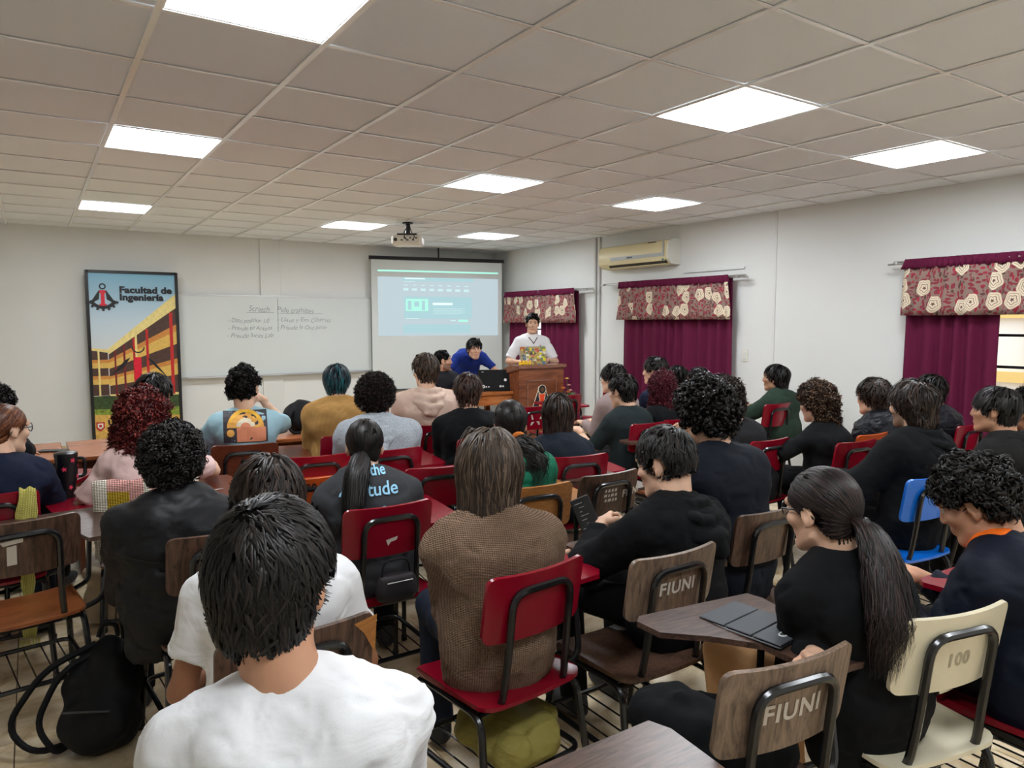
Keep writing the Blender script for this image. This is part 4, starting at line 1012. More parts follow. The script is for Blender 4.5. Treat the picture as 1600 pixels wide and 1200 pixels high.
c = curtain(5.16, 6.88, 2.03, 6, 'wide burgundy curtain with floral valance under the air conditioner'); valance(c, 5.16, 6.88, 2.035, 6)
c = curtain(2.58, 3.31, 2.05, 9, 'burgundy curtain with floral valance left of the window gap'); valance(c, 1.6, 3.31, 2.06, 9)
curtain(1.5, 2.40, 2.05, 12, 'burgundy curtain panel right of the window gap, at the edge of the view')
# ------------------------------------------------------------------ air conditioner
M_AC = plain('cream_plastic', rgb8(226, 214, 170), .38); M_ACG = plain('grey_plastic', rgb8(168, 172, 170), .35)
ac = empty('air_conditioner', (WALL_R, 6.62, 2.37)); tag(ac, 'yellowed cream split air conditioner high on the right wall', 'air conditioner')
prof = [(0, .145), (-.10, .145), (-.165, .125), (-.195, .07), (-.20, -.02), (-.19, -.085), (-.145, -.135), (-.06, -.145), (0, -.145)]
m = MB(); m.poly([(x, -.60, z) for x, z in prof], (0, 1.20, 0)); m.build('housing', M_AC, ac, angle=30)
m = MB(); m.poly([(x - .006, .36, z * 1.01) for x, z in prof], (0, .245, 0)); 
m = MB(); m.box((-.200, -.08, -.030), (.008, .90, .040)); m.build('trim_strip', M_ACG, ac, smooth=False)
m = MB(); m.box((-.172, -.08, -.115), (.05, .98, .022), Ry(.9)); m.build('air_outlet', M_BLACKPLASTIC, ac, smooth=False)
m = MB(); m.box((-.192, -.08, -.092), (.008, .98, .026), Ry(.45)); m.box((-.165, -.08, -.135), (.008, .98, .020), Ry(1.0)); m.build('louver', M_AC, ac, smooth=False)
m = MB(); m.poly([(x * 1.02, -.60, z * 1.02) for x, z in prof], (0, -.02, 0)); m.build('end_cap', plain('white_plastic', rgb8(228, 226, 216), .4), ac, angle=30)
m = MB(); m.box((-.205, -.545, .03), (.006, .025, .17)); m.build('display_strip', M_ACG, ac, smooth=False)
m = MB(); m.lathe([(.012, 0), (.012, .004)], 14, (-.207, -.545, -.09), Ry(-math.pi / 2)); m.build('badge', plain('teal_badge', rgb8(40, 130, 140), .4), ac)
m = MB(); m.box((-.204, .02, -.030), (.004, .10, .016)); m.box((-.17, -.33, .122), (.004, .13, .012), Ry(-.9)); m.build('lettering', M_DARKGREY, ac, smooth=False)
# light switch
m = MB(); m.box((WALL_R - .006, 5.04, 1.20), (.012, .075, .125), bev=.004); sw = m.build('light_switch', plain('white_plastic', rgb8(228, 226, 216), .4)); tag(sw, 'white double light switch on the wall beside the wide curtain', 'switch')
for z in (1.178, 1.222): MB().box((WALL_R - .014, 5.04, z), (.006, .035, .030), bev=.002).build('rocker', M_TRIM, sw)
# ------------------------------------------------------------------ projector on the ceiling
pj = empty('projector', (3.60, 7.55, CEIL), -YAW); tag(pj, 'white projector on a black ceiling mount above the audience', 'projector')
m = MB(); m.tube([(0, 0, 0), (0, 0, -.13)], .028, 10); m.lathe([(.06, 0), (.06, -.012), (.03, -.016)], 14); m.box((0, 0, -.135), (.22, .18, .014)); m.tube([(-.10, 0, -.14), (-.15, -.04, -.16)], .008, 6); m.tube([(.10, 0, -.14), (.15, -.04, -.16)], .008, 6); m.build('ceiling_mount', M_FRAME, pj)
m = MB(); m.box((0, 0, -.205), (.34, .26, .11), bev=.022); m.build('body', plain('white_plastic', rgb8(228, 226, 216), .4), pj)
m = MB(); m.lathe([(.045, 0), (.042, .03), (.034, .034)], 18, (.08, .13, -.205), Rx(-math.pi / 2)); m.build('lens', M_BLACKPLASTIC, pj)
m = MB()
for k in range(6): m.box((-.05 + k * .032, -.131, -.205 + (k % 2) * .022), (.022, .004, .014))
m.lathe([(.02, 0), (.018, .003)], 12, (-.12, -.130, -.20), Rx(math.pi / 2)); m.build('ports', M_BLACKPLASTIC, pj)
m = MB(); m.tube([(.01, -.03, -.02), (-.03, -.09, -.12), (-.02, -.14, -.17), (.0, -.132, -.2)], .006, 6, fillet=.04); m.tube([(.02, -.03, -.02), (.06, -.10, -.13), (.10, -.15, -.17), (.07, -.132, -.2)], .005, 6, fillet=.04); m.build('cable', M_FRAME, pj)
# ------------------------------------------------------------------ tablet-arm chairs (local: origin on the floor under the seat, y forward)
M_RED = plain('red_laminate', rgb8(132, 8, 31), .22, vary=.06, scale=6)
M_WOODD = wood('dark_wood_laminate', rgb8(46, 32, 26), rgb8(108, 80, 64), (34, 34, 3.0), .35)
M_WOODG = wood('greyed_wood_laminate', rgb8(72, 56, 46), rgb8(146, 122, 102), (34, 34, 3.0), .38)
M_WOODT = wood('dark_wood_tablet', rgb8(46, 32, 27), rgb8(104, 78, 66), (5.0, 44, 44), .3)
M_WOODO = wood('orange_grained_wood', rgb8(92, 46, 24), rgb8(166, 98, 54), (5, 30, 22), .3, 5.0)
M_WOODR = wood('reddish_wood', rgb8(84, 38, 24), rgb8(116, 56, 34), (5, 40, 30), .3)
M_TAN = wood('tan_plywood', rgb8(146, 92, 44), rgb8(182, 124, 66), (6, 40, 30), .35)
M_ORANGE = plain('orange_paint', rgb8(186, 78, 22), .4, vary=.15, scale=12)
M_BLUE = plain('blue_laminate', rgb8(6, 96, 190), .3, vary=.08, scale=9)
M_CREAM = plain('cream_laminate', rgb8(228, 218, 190), .35, vary=.06, scale=9)
M_EDGE = plain('worn_edge', rgb8(70, 50, 44), .7)
M_WORN = plain('worn_white_paint', rgb8(206, 198, 186), .6)
M_STENCIL = plain('white_stencil', rgb8(204, 196, 184), .6)
CH = {'red': (M_RED, M_RED, M_RED), 'brown': (M_WOODD, M_WOODO, M_WOODT), 'reddish': (M_WOODR, M_WOODR, M_WOODR), 'tan': (M_TAN, M_TAN, M_TAN), 'orange': (M_ORANGE, M_ORANGE, M_ORANGE), 'blue': (M_BLUE, M_BLUE, M_RED), 'cream': (M_CREAM, M_CREAM, M_WOODT), 'wood': (M_WOODD, M_WOODD, M_WOODT), 'greywood': (M_WOODG, M_WOODD, M_WOODT)}
BZ, BY, BT = .735, -.205, math.radians(9)          # backrest centre and recline
BW, BH, BC = .375, .205, .026
def back_pt(x, z, off):                               # point on the rear (off<0) or front of the backrest
    y = BC * (2 * x / BW) ** 2 + off; R = Rx(BT); return R @ np.array([x, y, z]) + np.array([0, BY, BZ])
def chair_meshes():
    P = {}
    V, F = panel(BW, BH, .012, .028, BC); P['backrest'] = ([back_pt(v[0], v[2], v[1] - BC * (2 * v[0] / BW) ** 2) for v in V], F)
    V, F = panel(.40, .39, .012, .05, 0); P['seat'] = ([(v[0], v[2] + .0, .444 + v[1] + .012 * (2 * v[0] / .4) ** 2 - (.018 if v[2] > .15 else 0)) for v in V], F)
    m = MB(); q = lambda x, z, o=-.018: back_pt(x, z, o)
    b = [np.array([-.115, .12, .424]), np.array([-.125, -.175, .420]), back_pt(-.115, -.19, -.028), q(-.112, .055), q(.112, .055), back_pt(.115, -.19, -.028), np.array([.125, -.175, .420]), np.array([.115, .12, .424])]
    m.tube(b, .0115, 8, fillet=.055); P['back_frame'] = m
    m = MB(); m.tube([(-.185, .150, .424), (.185, .150, .424)], .010, 8); P['rail1'] = m; m = MB(); m.tube([(-.185, -.150, .424), (.185, -.150, .424)], .010, 8); P['rail-1'] = m
    for sx in (-1, 1):
        for sy in (-1, 1):
            m = MB(); m.tube([(sx * .186, 0, .426), (sx * .188, sy * .165, .426), (sx * .212, sy * .235, .012)], .0118, 8, fillet=.05); m.lathe([(.014, 0), (.0145, .022), (.012, .026)], 10, (sx * .2125, sy * .2365, 0)); P['leg%d%d' % (sx, sy)] = m
    m = MB(); m.tube([(-.196, -.185, .205), (.196, -.185, .205), (.200, .205, .205), (-.200, .205, .205)], .0095, 8, fillet=.05, closed=True); P['book_rack'] = m
    m = MB()
    for k in range(6): x = -.15 + k * .06; m.tube([(x, -.182, .204), (x, .20, .204)], .0032, 6)
    P['rack_rods'] = m
    def board(sx):
        o = [(.235, -.09), (.375, -.09), (.405, -.06), (.415, .30), (.395, .345), (-.005, .345), (-.03, .32), (-.01, .24), (.10, .17), (.20, .08), (.225, -.06)]
        m = MB(); R = Rx(math.radians(3)); m.poly([tuple(R @ np.array([sx * x, y, 0]) + np.array([0, 0, .690])) for x, y in (o if sx > 0 else o[::-1])], (0, 0, .016)); return m
    def supp(sx):
        m = MB(); m.tube([(sx * .188, -.10, .426), (sx * .27, -.10, .45), (sx * .31, -.04, .60), (sx * .31, -.03, .682), (sx * .30, .26, .694)], .0112, 8, fillet=.045); m.tube([(sx * .190, .14, .426), (sx * .27, .16, .45), (sx * .285, .17, .684)], .0105, 8, fillet=.03); return m
    for sx in (-1, 1): P['board%d' % sx] = board(sx); P['supp%d' % sx] = supp(sx)
    return P
CP = chair_meshes(); _CM = {}
def cmesh(key, name, mat, smooth=True):
    k = (key, mat.name)
    if k not in _CM:
        g = CP[key]
        _CM[k] = g.mesh(name, mat, smooth, 40) if isinstance(g, MB) else mesh_of(name, g[0], g[1], mat, True, 40)
    return _CM[k]
def chair(x, y, heading, colour, label, arm=1, stencil=None, boardmat=None):
    mb_, ms, mt = CH[colour]; mt = boardmat or mt
    e = empty('tablet_arm_chair', (x, y, 0), -math.radians(heading)); tag(e, label, 'chair', 'tablet-arm classroom chairs')
    br = obj('backrest', cmesh('backrest', 'backrest', mb_), e); obj('seat', cmesh('seat', 'seat', ms), e)
    bf = obj('back_frame', cmesh('back_frame', 'back_frame', M_BLACKTUBE), e); [obj('seat_rail', cmesh('rail%d' % q_, 'seat_rail', M_BLACKTUBE), e) for q_ in (-1, 1)]
    for sx in (-1, 1):
        for sy in (-1, 1): obj('leg', cmesh('leg%d%d' % (sx, sy), 'leg', M_BLACKTUBE), e)
    rk = obj('book_rack', cmesh('book_rack', 'book_rack', M_BLACKTUBE), e); obj('rack_rods', cmesh('rack_rods', 'rack_rods', M_BLACKTUBE), rk)
    if arm:
        obj('writing_board', cmesh('board%d' % arm, 'writing_board', mt, False), e); obj('board_support', cmesh('supp%d' % arm, 'board_support', M_BLACKTUBE), e)
    if stencil:
        txt, size, mat = stencil[:3]; dx, dz = stencil[3:] if len(stencil) > 3 else (0, -.01)
        V, F = text_mesh(txt, size, .0016, 0, 0, 'CENTER', 1.12); m = MB(); m.add([back_pt(v[0] + dx, v[1] + dz, -.0071) for v in V], F); m.build('stencilled_lettering', mat, br, smooth=False)
    return e
def scuff(e, pts, mat=None):
    """a patch of worn paint on the rear of a backrest"""
    br = [c for c in e.children if c.name.startswith('backrest')][0]; m = MB(); m.add([back_pt(x, z, -.0070) for x, z in pts], [tuple(range(len(pts)))]); m.build('worn_patch', mat or M_WORN, br, smooth=False)
CHAIRS = {}
def seat_for(key, colour, label, arm=1, heading=None, dx=0.0, dy=0.0, **kw):
    """the chair a person sits on: hips a little behind the seat centre"""
    I = PEOPLE[key]; h = math.degrees(I['ps']) if heading is None else heading
    p = I['loc'] + I['fw'] * (.005 + dy) + I['ri'] * dx; e = chair(p[0], p[1], h, colour, label, arm, **kw); CHAIRS[key] = e; return e
def chair_at(px, py, d, heading, colour, label, arm=1, **kw):
    """px,py: middle of the backrest in the photo at depth d"""
    W = at_depth(px, py, d); ps = math.radians(heading); fw = np.array([math.sin(ps), math.cos(ps)])
    e = chair(W[0] - fw[0] * BY, W[1] - fw[1] * BY, heading, colour, label, arm, **kw)
    if DEBUG: print('CHAIR', colour, np.round(W, 2))
    return e
# ------------------------------------------------------------------ hair kinds
BLK = hair_mat('black_hair', rgb8(19, 16, 15), rgb8(46, 40, 37)); DKB = hair_mat('dark_brown_hair', rgb8(34, 25, 21), rgb8(72, 55, 46)); BRN = hair_mat('brown_hair', rgb8(62, 49, 40), rgb8(110, 92, 76))
REDH = hair_mat('dark_red_hair', rgb8(86, 28, 28), rgb8(140, 58, 50)); PURH = hair_mat('burgundy_hair', rgb8(84, 32, 42), rgb8(128, 58, 66)); TEAL = hair_mat('teal_black_hair', rgb8(30, 42, 50), rgb8(40, 110, 118)); AUB = hair_mat('auburn_hair', rgb8(92, 52, 34), rgb8(150, 96, 62)); CURB = hair_mat('curly_brown_hair', rgb8(60, 44, 34), rgb8(126, 96, 72))
def short(**k): return dict(dict(kind='straight', t=.017, tz=.022, len=.045, mess=.38, fringe=.068, nape=-.085, lift=.008, amp=.006, fq=32, w=.0036), **k)
def medium(**k): return dict(dict(kind='straight', t=.024, tz=.030, len=.075, mess=.28, fringe=.060, nape=-.095, lift=.008, amp=.006, fq=30, w=.004, ears=True), **k)
def curly(**k): return dict(dict(kind='curly', t=.028, tz=.038, amp=.010, fq=46, cr=.009, cl=.028, fringe=.062, nape=-.085, w=.0034), **k)
def afro(**k): return dict(dict(kind='afro', t=.048, tz=.052, amp=.008, fq=60, cr=.006, cl=.022, turns=2.2, fringe=.055, nape=-.10, w=.0026, ears=True, lift=.8), **k)
def longh(**k):  # shoulder-length, falling behind
    L = k.pop('L', .16); wd = k.pop('wd', .07)
    ex = [Cap((0, -.072, .03), (0, -.090, -L), .070, wd * .55, k=.03), Cap((-.052, -.048, .0), (-.055, -.070, -L + .01), .042, .032, k=.03), Cap((.052, -.048, .0), (.055, -.070, -L + .01), .042, .032, k=.03)]
    return dict(dict(kind='straight', t=.018, tz=.020, len=.15, mess=.08, fringe=.066, nape=-.3, lift=.004, amp=.004, fq=26, w=.0042, ears=True, grav=1.2, extra=ex), **k)
def bigcurls(**k):
    wd = k.pop('wd', .060); L = k.pop('L', .17)
    ex = [Cap((0, -.05, .02), (0, -.085, -L), .090, wd + .03, k=.03), Cap((-.065, -.03, .0), (-.085, -.055, -L + .01), .052, wd, k=.03), Cap((.065, -.03, .0), (.085, -.055, -L + .01), .052, wd, k=.03)]
    return dict(dict(kind='curly', t=.030, tz=.030, amp=.010, fq=38, cr=.010, cl=.050, turns=1.8, fringe=.066, nape=-.3, w=.0042, ears=True, down=.9, lift=.1, extra=ex), **k)
# ------------------------------------------------------------------ clothes
F_ = fabric
WHITE = F_('white_jersey', rgb8(232, 232, 234), .8, .1, 300, .35); BLACKT = F_('black_jersey', rgb8(17, 18, 20), .85); BLACKH = F_('black_fleece', rgb8(15, 16, 18), .9); NAVY = F_('navy_jersey', rgb8(26, 32, 52), .85); NAVYT = F_('dark_navy_jersey', rgb8(22, 26, 36), .8, fold=.2)
LEATH = F_('black_leather_cloth', rgb8(27, 27, 29), .5, .12, 120, .3, 0); PINK = F_('pale_pink_jersey', rgb8(228, 196, 192)); SKYB = F_('pale_blue_jersey', rgb8(160, 196, 208)); MUST = F_('mustard_cord', rgb8(216, 166, 98), knit=.0045); GREY = F_('grey_marl_fleece', rgb8(138, 146, 154), mix=rgb8(188, 194, 200)); BEIGE = F_('beige_pink_fleece', rgb8(202, 176, 160))
CHAR = F_('charcoal_jersey', rgb8(56, 57, 60)); GREEN = F_('green_fleece', rgb8(24, 104, 78)); KNIT = F_('brown_knit', rgb8(142, 116, 96), .95, knit=.0065, fold=.35); MAUVE = F_('mauve_grey_jersey', rgb8(150, 132, 130)); DGRN = F_('dark_green_jersey', rgb8(42, 58, 48)); BLUEP = F_('royal_blue_polo', rgb8(34, 56, 138)); PUFF = F_('black_puffer', rgb8(20, 21, 27), .42, .1, 100, .8, 0, fscale=11); NAVJ = F_('navy_jacket', rgb8(19, 24, 38), .65); DKG = F_('dark_grey_jersey', rgb8(60, 62, 66)); GREENT = F_('dark_slate_jersey', rgb8(34, 42, 44))
JEAN = F_('dark_denim', rgb8(36, 42, 56)); BLKP = F_('black_trousers', rgb8(15, 15, 17)); KHAKI = F_('khaki_twill', rgb8(196, 150, 104)); GREYP = F_('grey_trousers', rgb8(138, 134, 128)); OLIVE = F_('olive_cloth', rgb8(128, 128, 88))

# ------------------------------------------------------------------ the audience
P = person
# nearest rows
P('white_near', 'man in a white t-shirt with thick black hair, nearest the camera, seen from behind', 1.17, 424, 782, 14, 5, 5, (22, 6, 0), True, 'tan', short(t=.021, tz=.030, earcut=1.35, len=.055, mess=.24, nape=-.080, lift=.007, w=.0030, whorl=(-.01, -.075, .115)), BLK, ('tee', WHITE, dict(hem=.03, wr=.006, q=.004)), JEAN, arms='lap', nstr=4200, width=1.0, roll=-.05)
P('white_second', 'person in a white t-shirt sitting directly in front of the nearest man, head half hidden', 2, 418, 716, 12, 14, 7, (4, 14, 0), True, 'brown', medium(t=.020, mess=.22, nape=-.08), DKB, ('tee', WHITE, dict(sleeve=.58, hem=.10, q=.008)), JEAN, arms=((-.13, .30, .62), (.15, .30, .64), (-.40, -.12, .4), (.40, -.12, .4), .5), nstr=1800, width=1.02)
P('leather', 'curly haired man in a wide black leather-look jacket on the left', 2.65, 268, 664, 2, 5, 9, (12, 8, 0), True, 'light', curly(t=.030, tz=.036, nape=-.095, ears=True, w=.0036), BLK, ('jacket', LEATH, dict(q=.010, hem=.16, wr=.008, collar=False)), BLKP, arms='lap', nstr=2300, width=1.0)
P('sweater', 'person in a brown knitted sweater with shaggy neck-length brown hair', 2.33, 764, 671, 18, 4, 7, (12, 4, 2), True, 'light', medium(t=.022, tz=.024, len=.13, mess=.13, nape=-.3, grav=.9, lift=.010, amp=.006, whorl=(.0, -.02, .13), extra=[Cap((0, -.075, -.02), (0, -.085, -.165), .062, .040, k=.03), Cap((-.050, -.045, .01), (-.060, -.060, -.14), .046, .026, k=.03), Cap((.050, -.045, .01), (.055, -.060, -.15), .046, .028, k=.03)]), BRN, ('sweater', KNIT, dict(q=.006, hem=.12, wr=.007, belly=.012)), JEAN, arms='crossed', nstr=3200)
P('hooded_phone', 'young man in a black hoodie looking down at his phone, cheek and ear showing', 2.67, 1038, 681, -2, 9, 7, (-20, 13, 4), True, 'light', medium(t=.014, tz=.026, len=.055, mess=.24, ov=.006, earcut=1.35, nape=-.040, fringe=.062, ears=False, whorl=(.02, -.06, .12)), BLK, ('hoodie', BLACKH, dict(hem=.10)), BLKP, arms=(('px', 938, 822, 2.80), ('px', 905, 872, 2.72), (-.5, -.05, .55), (-.5, -.1, .5), .9), nstr=2400, face=True, width=1.03, roll=.07)
P('ponytail_glasses', 'woman in a black top and glasses with a long wavy low ponytail', 1.98, 1286, 729, 12, 6, 5, (-10, 10, 0), False, 'light', dict(kind='straight', t=.012, tz=.014, len=.10, mess=.04, fringe=.075, nape=-.080, lift=.002, amp=.0015, w=.0032, ears=False, tie=(0, -.125, -.035), tie_at=(0, -.128, -.035), tie_dir=(0, -1, -.5), tie_r=(.020, .006), scrunchie=M_BLACKPLASTIC, tails=[('ponytail', dict(path=[(0, -.105, -.025), (-.005, -.150, -.05), (-.025, -.165, -.14), (-.065, -.155, -.28), (-.085, -.150, -.42)], r0=.040, r1=.058, n=2000, wave=.026, w=.0030, flat=.6))]), hair_mat('ponytail_dark_hair', rgb8(28, 22, 21), rgb8(66, 50, 47)), ('long', BLACKT, dict(hem=.17, q=.008)), KHAKI, arms=(('px', 1272, 1024, 1.83), (.02, .34, .62), (-.26, -.2, .2), (.3, -.2, .3), .7), nstr=2400, face=True, trim=('glasses',), width=1.0, roll=-.06)
P('orange_boy', 'boy with thick curly black hair in a navy jacket over an orange shirt, looking down', 2.2, 1524, 766, 4, 16, 9, (-19, 27, 0), True, 'tan', curly(t=.022, tz=.030, cr=.011, cl=.036, turns=1.0, fringe=.068, nape=-.06, w=.0042), BLK, ('jacket', NAVJ, dict(hem=.12, collar=False, inner=F_('orange_jersey', rgb8(244, 112, 30)))), BLKP, arms=((-.16, .36, .70), (.06, .38, .70), (-.3, 0, .3), (.3, -.1, .3), .6), nstr=2600, face=True)
# second band
P('navy_curly', 'broad man with big curly black hair in a dark navy t-shirt, leaning on his hand', 3.02, 1103, 592, 6, 8, 7, (-4, 8, -4), True, 'light', curly(t=.042, tz=.046, cr=.014, cl=.034, turns=1.3, nape=-.095, amp=.013, w=.0048, ears=True), BLK, ('tee', NAVYT, dict(hem=.10, q=.014, belly=.02)), GREYP, arms=(('px', 1066, 694, 3.22), ('px', 1086, 690, 3.26), (-.4, .3, .4), (.3, .3, .4), .9), nstr=2000, width=1.14)
P('long_hair_hoodie', 'man with chin-length dark hair and beard in a black hoodie on the blue chair', 3.75, 1424, 594, 4, 5, 5, (0, 2, -4), True, 'light', longh(L=.085, wd=.045, t=.016, tz=.020, mess=.26, amp=.010, len=.09, lift=.012, fringe=.075), DKB, ('hoodie', BLACKH, dict(hem=.10, q=.004)), BLKP, arms=((-.16, .34, .74), (.30, .25, .74), (-.5, 0, .5), (.6, 0, .6), .5), nstr=2200, face=True, trim=('beard',), width=1.1, roll=.10)
P('profile_boy', 'young man in profile with straight black hair and black hooded top near the right edge', 3.9, 1555, 604, 0, 7, 3, (-18, 0, 4), True, 'tan', medium(t=.018, tz=.022, fringe=.045, len=.08, mess=.12, nape=-.07, ears=False), BLK, ('hoodie', F_('faded_black_fleece', rgb8(30, 29, 29)), dict(hem=.10)), BLKP, arms=((-.13, .30, .62), (.15, .30, .64), (-.40, -.12, .4), (.40, -.12, .4), .5), nstr=1800, face=True)
P('edge_right', 'person in a dark grey sweatshirt cut off by the right edge of the photo', 4.2, 1600, 612, 0, 8, 5, (-8, 4, 0), True, 'brown', curly(t=.02, tz=.024, nape=-.06), BLK, ('long', DKG, dict(hem=.1)), BLKP, nstr=900, face=True)
P('puffer', 'person in a black puffer jacket on the orange chair', 4.95, 1365, 590, 4, 6, 7, (0, 2, 0), True, 'light', medium(t=.026, tz=.030, mess=.3, nape=-.10), DKB, ('jacket', PUFF, dict(q=.014, wr=.012, hem=.1)), BLKP, nstr=1400, face=True)
P('curly_brown', 'person with voluminous curly brown hair in a black t-shirt, forearm stretched forward', 4.6, 1276, 598, 4, 6, 5, (-8, 6, -6), True, 'light', curly(t=.038, tz=.036, cr=.010, cl=.04, turns=1.8, nape=-.125, amp=.010, w=.0044, ears=True, extra=[Cap((0, -.075, -.03), (0, -.080, -.11), .062, .058, k=.03), Cap((-.05, -.045, -.02), (-.055, -.06, -.09), .045, .04, k=.03), Cap((.05, -.045, -.02), (.055, -.06, -.09), .045, .04, k=.03)]), CURB, ('tee', BLACKT, dict(sleeve=.8, hem=.1)), BLKP, arms=((-.40, .36, .77), (.10, .36, .72), (-.6, 0, .5), (.5, -.1, .5), .3), nstr=1900)
P('bun_curtain', 'person with short black hair half hidden behind the long-haired man at the curtain', 5.3, 1453, 583, 0, 6, 5, (-6, 0, 0), False, 'tan', medium(t=.022, mess=.3, nape=-.09), BLK, ('jacket', PUFF, dict(hem=.1)), BLKP, nstr=900)
P('green_profile', 'man in a dark green top in profile with wavy black hair, seated by the wall', 6.65, 1211, 570, 0, 5, 3, (-26, 0, 0), True, 'tan', longh(L=.12, wd=.05, t=.020, len=.10, mess=.16), BLK, ('long', DGRN, dict(hem=.1, q=.012)), BLKP, arms=((-.22, .40, .76), (.12, .36, .74), (-.5, 0, .5), (.5, -.1, .5), .4), nstr=900, face=True)
P('behind_navy', 'person with curly dark hair in a faded black t-shirt beyond the broad curly man', 4.5, 1132, 589, 4, 6, 5, (4, 4, 0), True, 'light', bigcurls(L=.06, wd=.035, t=.022), DKB, ('tee', F_('faded_black_jersey', rgb8(28, 28, 30)), dict(hem=.1)), BLKP, arms='lap', nstr=1100, roll=-.11)
# middle front rows, right block
P('black_tee', 'man with short black hair in a dark slate t-shirt, right of the podium', 5.4, 972, 586, 0, 7, 5, (-13, 10, 4), True, 'light', short(t=.020, tz=.024, len=.05), BLK, ('tee', GREENT, dict(sleeve=.85, hem=.1, q=.010)), BLKP, arms='wide', nstr=1200, face=True)
P('mauve', 'person in a mauve-grey long-sleeved top and glasses right of the podium', 6.2, 957, 568, -4, 6, 5, (-16, 6, 8), True, 'light', medium(t=.020, tz=.022, len=.07, nape=-.09), BLK, ('long', MAUVE, dict(hem=.1, q=.006)), BLKP, arms='lap', nstr=1000, face=True, trim=('glasses',))
P('burgundy_girl', 'woman with long wavy burgundy hair in a black t-shirt in front of the wide curtain', 5.6, 1034, 577, 8, 5, 3, (14, 2, 0), False, 'light', bigcurls(L=.25, wd=.044, t=.024), PURH, ('tee', BLACKT, dict(hem=.1)), BLKP, arms='wide', nstr=1500)
P('tall_curtain', 'person with short black hair and dark navy top just beyond the burgundy-haired woman', 6.55, 1023, 557, -4, 5, 3, (-26, 0, 0), True, 'light', medium(t=.020, tz=.026, mess=.3, nape=-.06, fringe=.055, ears=False), BLK, ('tee', NAVY, dict(hem=.1)), BLKP, nstr=900, face=True)
P('straight_curtain', 'person with long straight black hair close to the wide curtain', 6.7, 1057, 572, 0, 5, 3, (10, 2, 0), False, 'light', longh(L=.20, wd=.07), BLK, ('tee', BLACKT, dict(hem=.1)), BLKP, nstr=800)
P('low_curtain', 'person with slicked short black hair, only the head showing before the wide curtain', 6.3, 1091, 576, 4, 6, 5, (6, 4, 0), True, 'tan', short(t=.014, tz=.018), BLK, ('tee', BLACKT, dict(hem=.1)), BLKP, nstr=700)
# middle
P('attitude', 'woman with a low black ponytail in a charcoal t-shirt with pale blue lettering', 3.1, 569, 656, 14, 8, 9, (6, 10, 0), False, 'light', dict(kind='straight', t=.011, tz=.013, len=.10, mess=.04, fringe=.075, nape=-.075, lift=.002, amp=.0015, w=.0034, ears=False, tie=(-.015, -.120, -.045), tie_at=(-.015, -.124, -.045), tie_dir=(-.2, -1, -.7), tie_r=(.018, .006), scrunchie=M_BLACKPLASTIC, tails=[('ponytail', dict(path=[(-.012, -.100, -.035), (-.020, -.140, -.06), (-.045, -.165, -.16), (-.070, -.165, -.28), (-.105, -.150, -.42)], r0=.034, r1=.044, n=520, wave=.010, w=.0040))]), BLK, ('tee', CHAR, dict(sleeve=.95, q=.018, hem=.1)), BLKP, arms='lap', nstr=1500, width=1.12)
P('green_hood', 'woman with a black braid and orange hair tie in a green hooded top', 3.45, 797, 623, 22, 8, 7, (8, 6, 0), False, 'tan', dict(kind='straight', t=.012, tz=.014, len=.10, mess=.04, fringe=.075, nape=-.075, lift=.002, amp=.0015, w=.0038, ears=False, tie=(.030, -.115, -.060), tie_at=(.032, -.124, -.062), tie_dir=(.3, -1, -.7), tie_r=(.024, .013), scrunchie=F_('orange_scrunchie', rgb8(196, 112, 48)), tails=[('braid', dict(path=[(.03, -.105, -.05), (.045, -.150, -.09), (.085, -.155, -.15), (.10, -.150, -.22), (.085, -.150, -.29)], r0=.040, r1=.030, n=420, wave=.040, w=.0046))]), BLK, ('hoodie', GREEN, dict(hem=.1)), OLIVE, arms='lap', nstr=1400)
P('brunette', 'woman with straight shoulder-length brown hair in a dark navy top with white sleeves', 4.15, 871, 618, 26, 6, 7, (8, 4, 0), False, 'light', longh(L=.17, wd=.07), DKB, ('tee', F_('dark_navy_knit', rgb8(26, 32, 42)), dict(hem=.1, sleeve=.45, q=.008, sleeves2=WHITE)), BLKP, arms='wide', nstr=1300)
P('black_sweater', 'man with neat dark brown hair in a black sweatshirt in front of the laptop table', 4.75, 731, 583, 22, 6, 5, (8, 4, 0), True, 'light', short(t=.020, tz=.022, len=.06, mess=.10, nape=-.09, amp=.003), hair_mat('deep_brown_hair', rgb8(52, 36, 30), rgb8(100, 74, 62)), ('long', BLACKH, dict(q=.016, hem=.1, wr=.008)), BLKP, nstr=1300, width=1.06)
P('beige_hoodie', 'man with brown hair in a beige-pink hoodie left of the seated presenter', 5.3, 664, 552, 16, 4, 5, (-14, 2, 0), True, 'light', short(t=.022, tz=.026, len=.065, mess=.14, nape=-.085), BRN, ('hoodie', BEIGE, dict(hem=.1)), GREYP, nstr=1300, width=1.04, face=True)
P('grey_afro', 'person with a round dark afro in a grey marl hoodie', 4.35, 586, 583, 16, 7, 9, (6, 8, 0), True, 'brown', afro(t=.046, tz=.050), hair_mat('afro_hair', rgb8(30, 23, 21), rgb8(66, 50, 42)), ('hoodie', GREY, dict(hem=.1, q=.014)), BLKP, arms='lap', nstr=2600, width=1.12)
P('mustard', 'person with a teal-tinted bowl cut in a mustard corduroy jacket', 4.85, 526, 567, 14, 6, 5, (14, 2, 0), False, 'light', short(t=.020, tz=.022, len=.09, mess=.06, nape=-.075, amp=.002, w=.0042, ears=True, grav=.8), TEAL, ('jacket', MUST, dict(hem=.1, q=.012)), BLKP, arms='lap', nstr=1300, width=1.08)
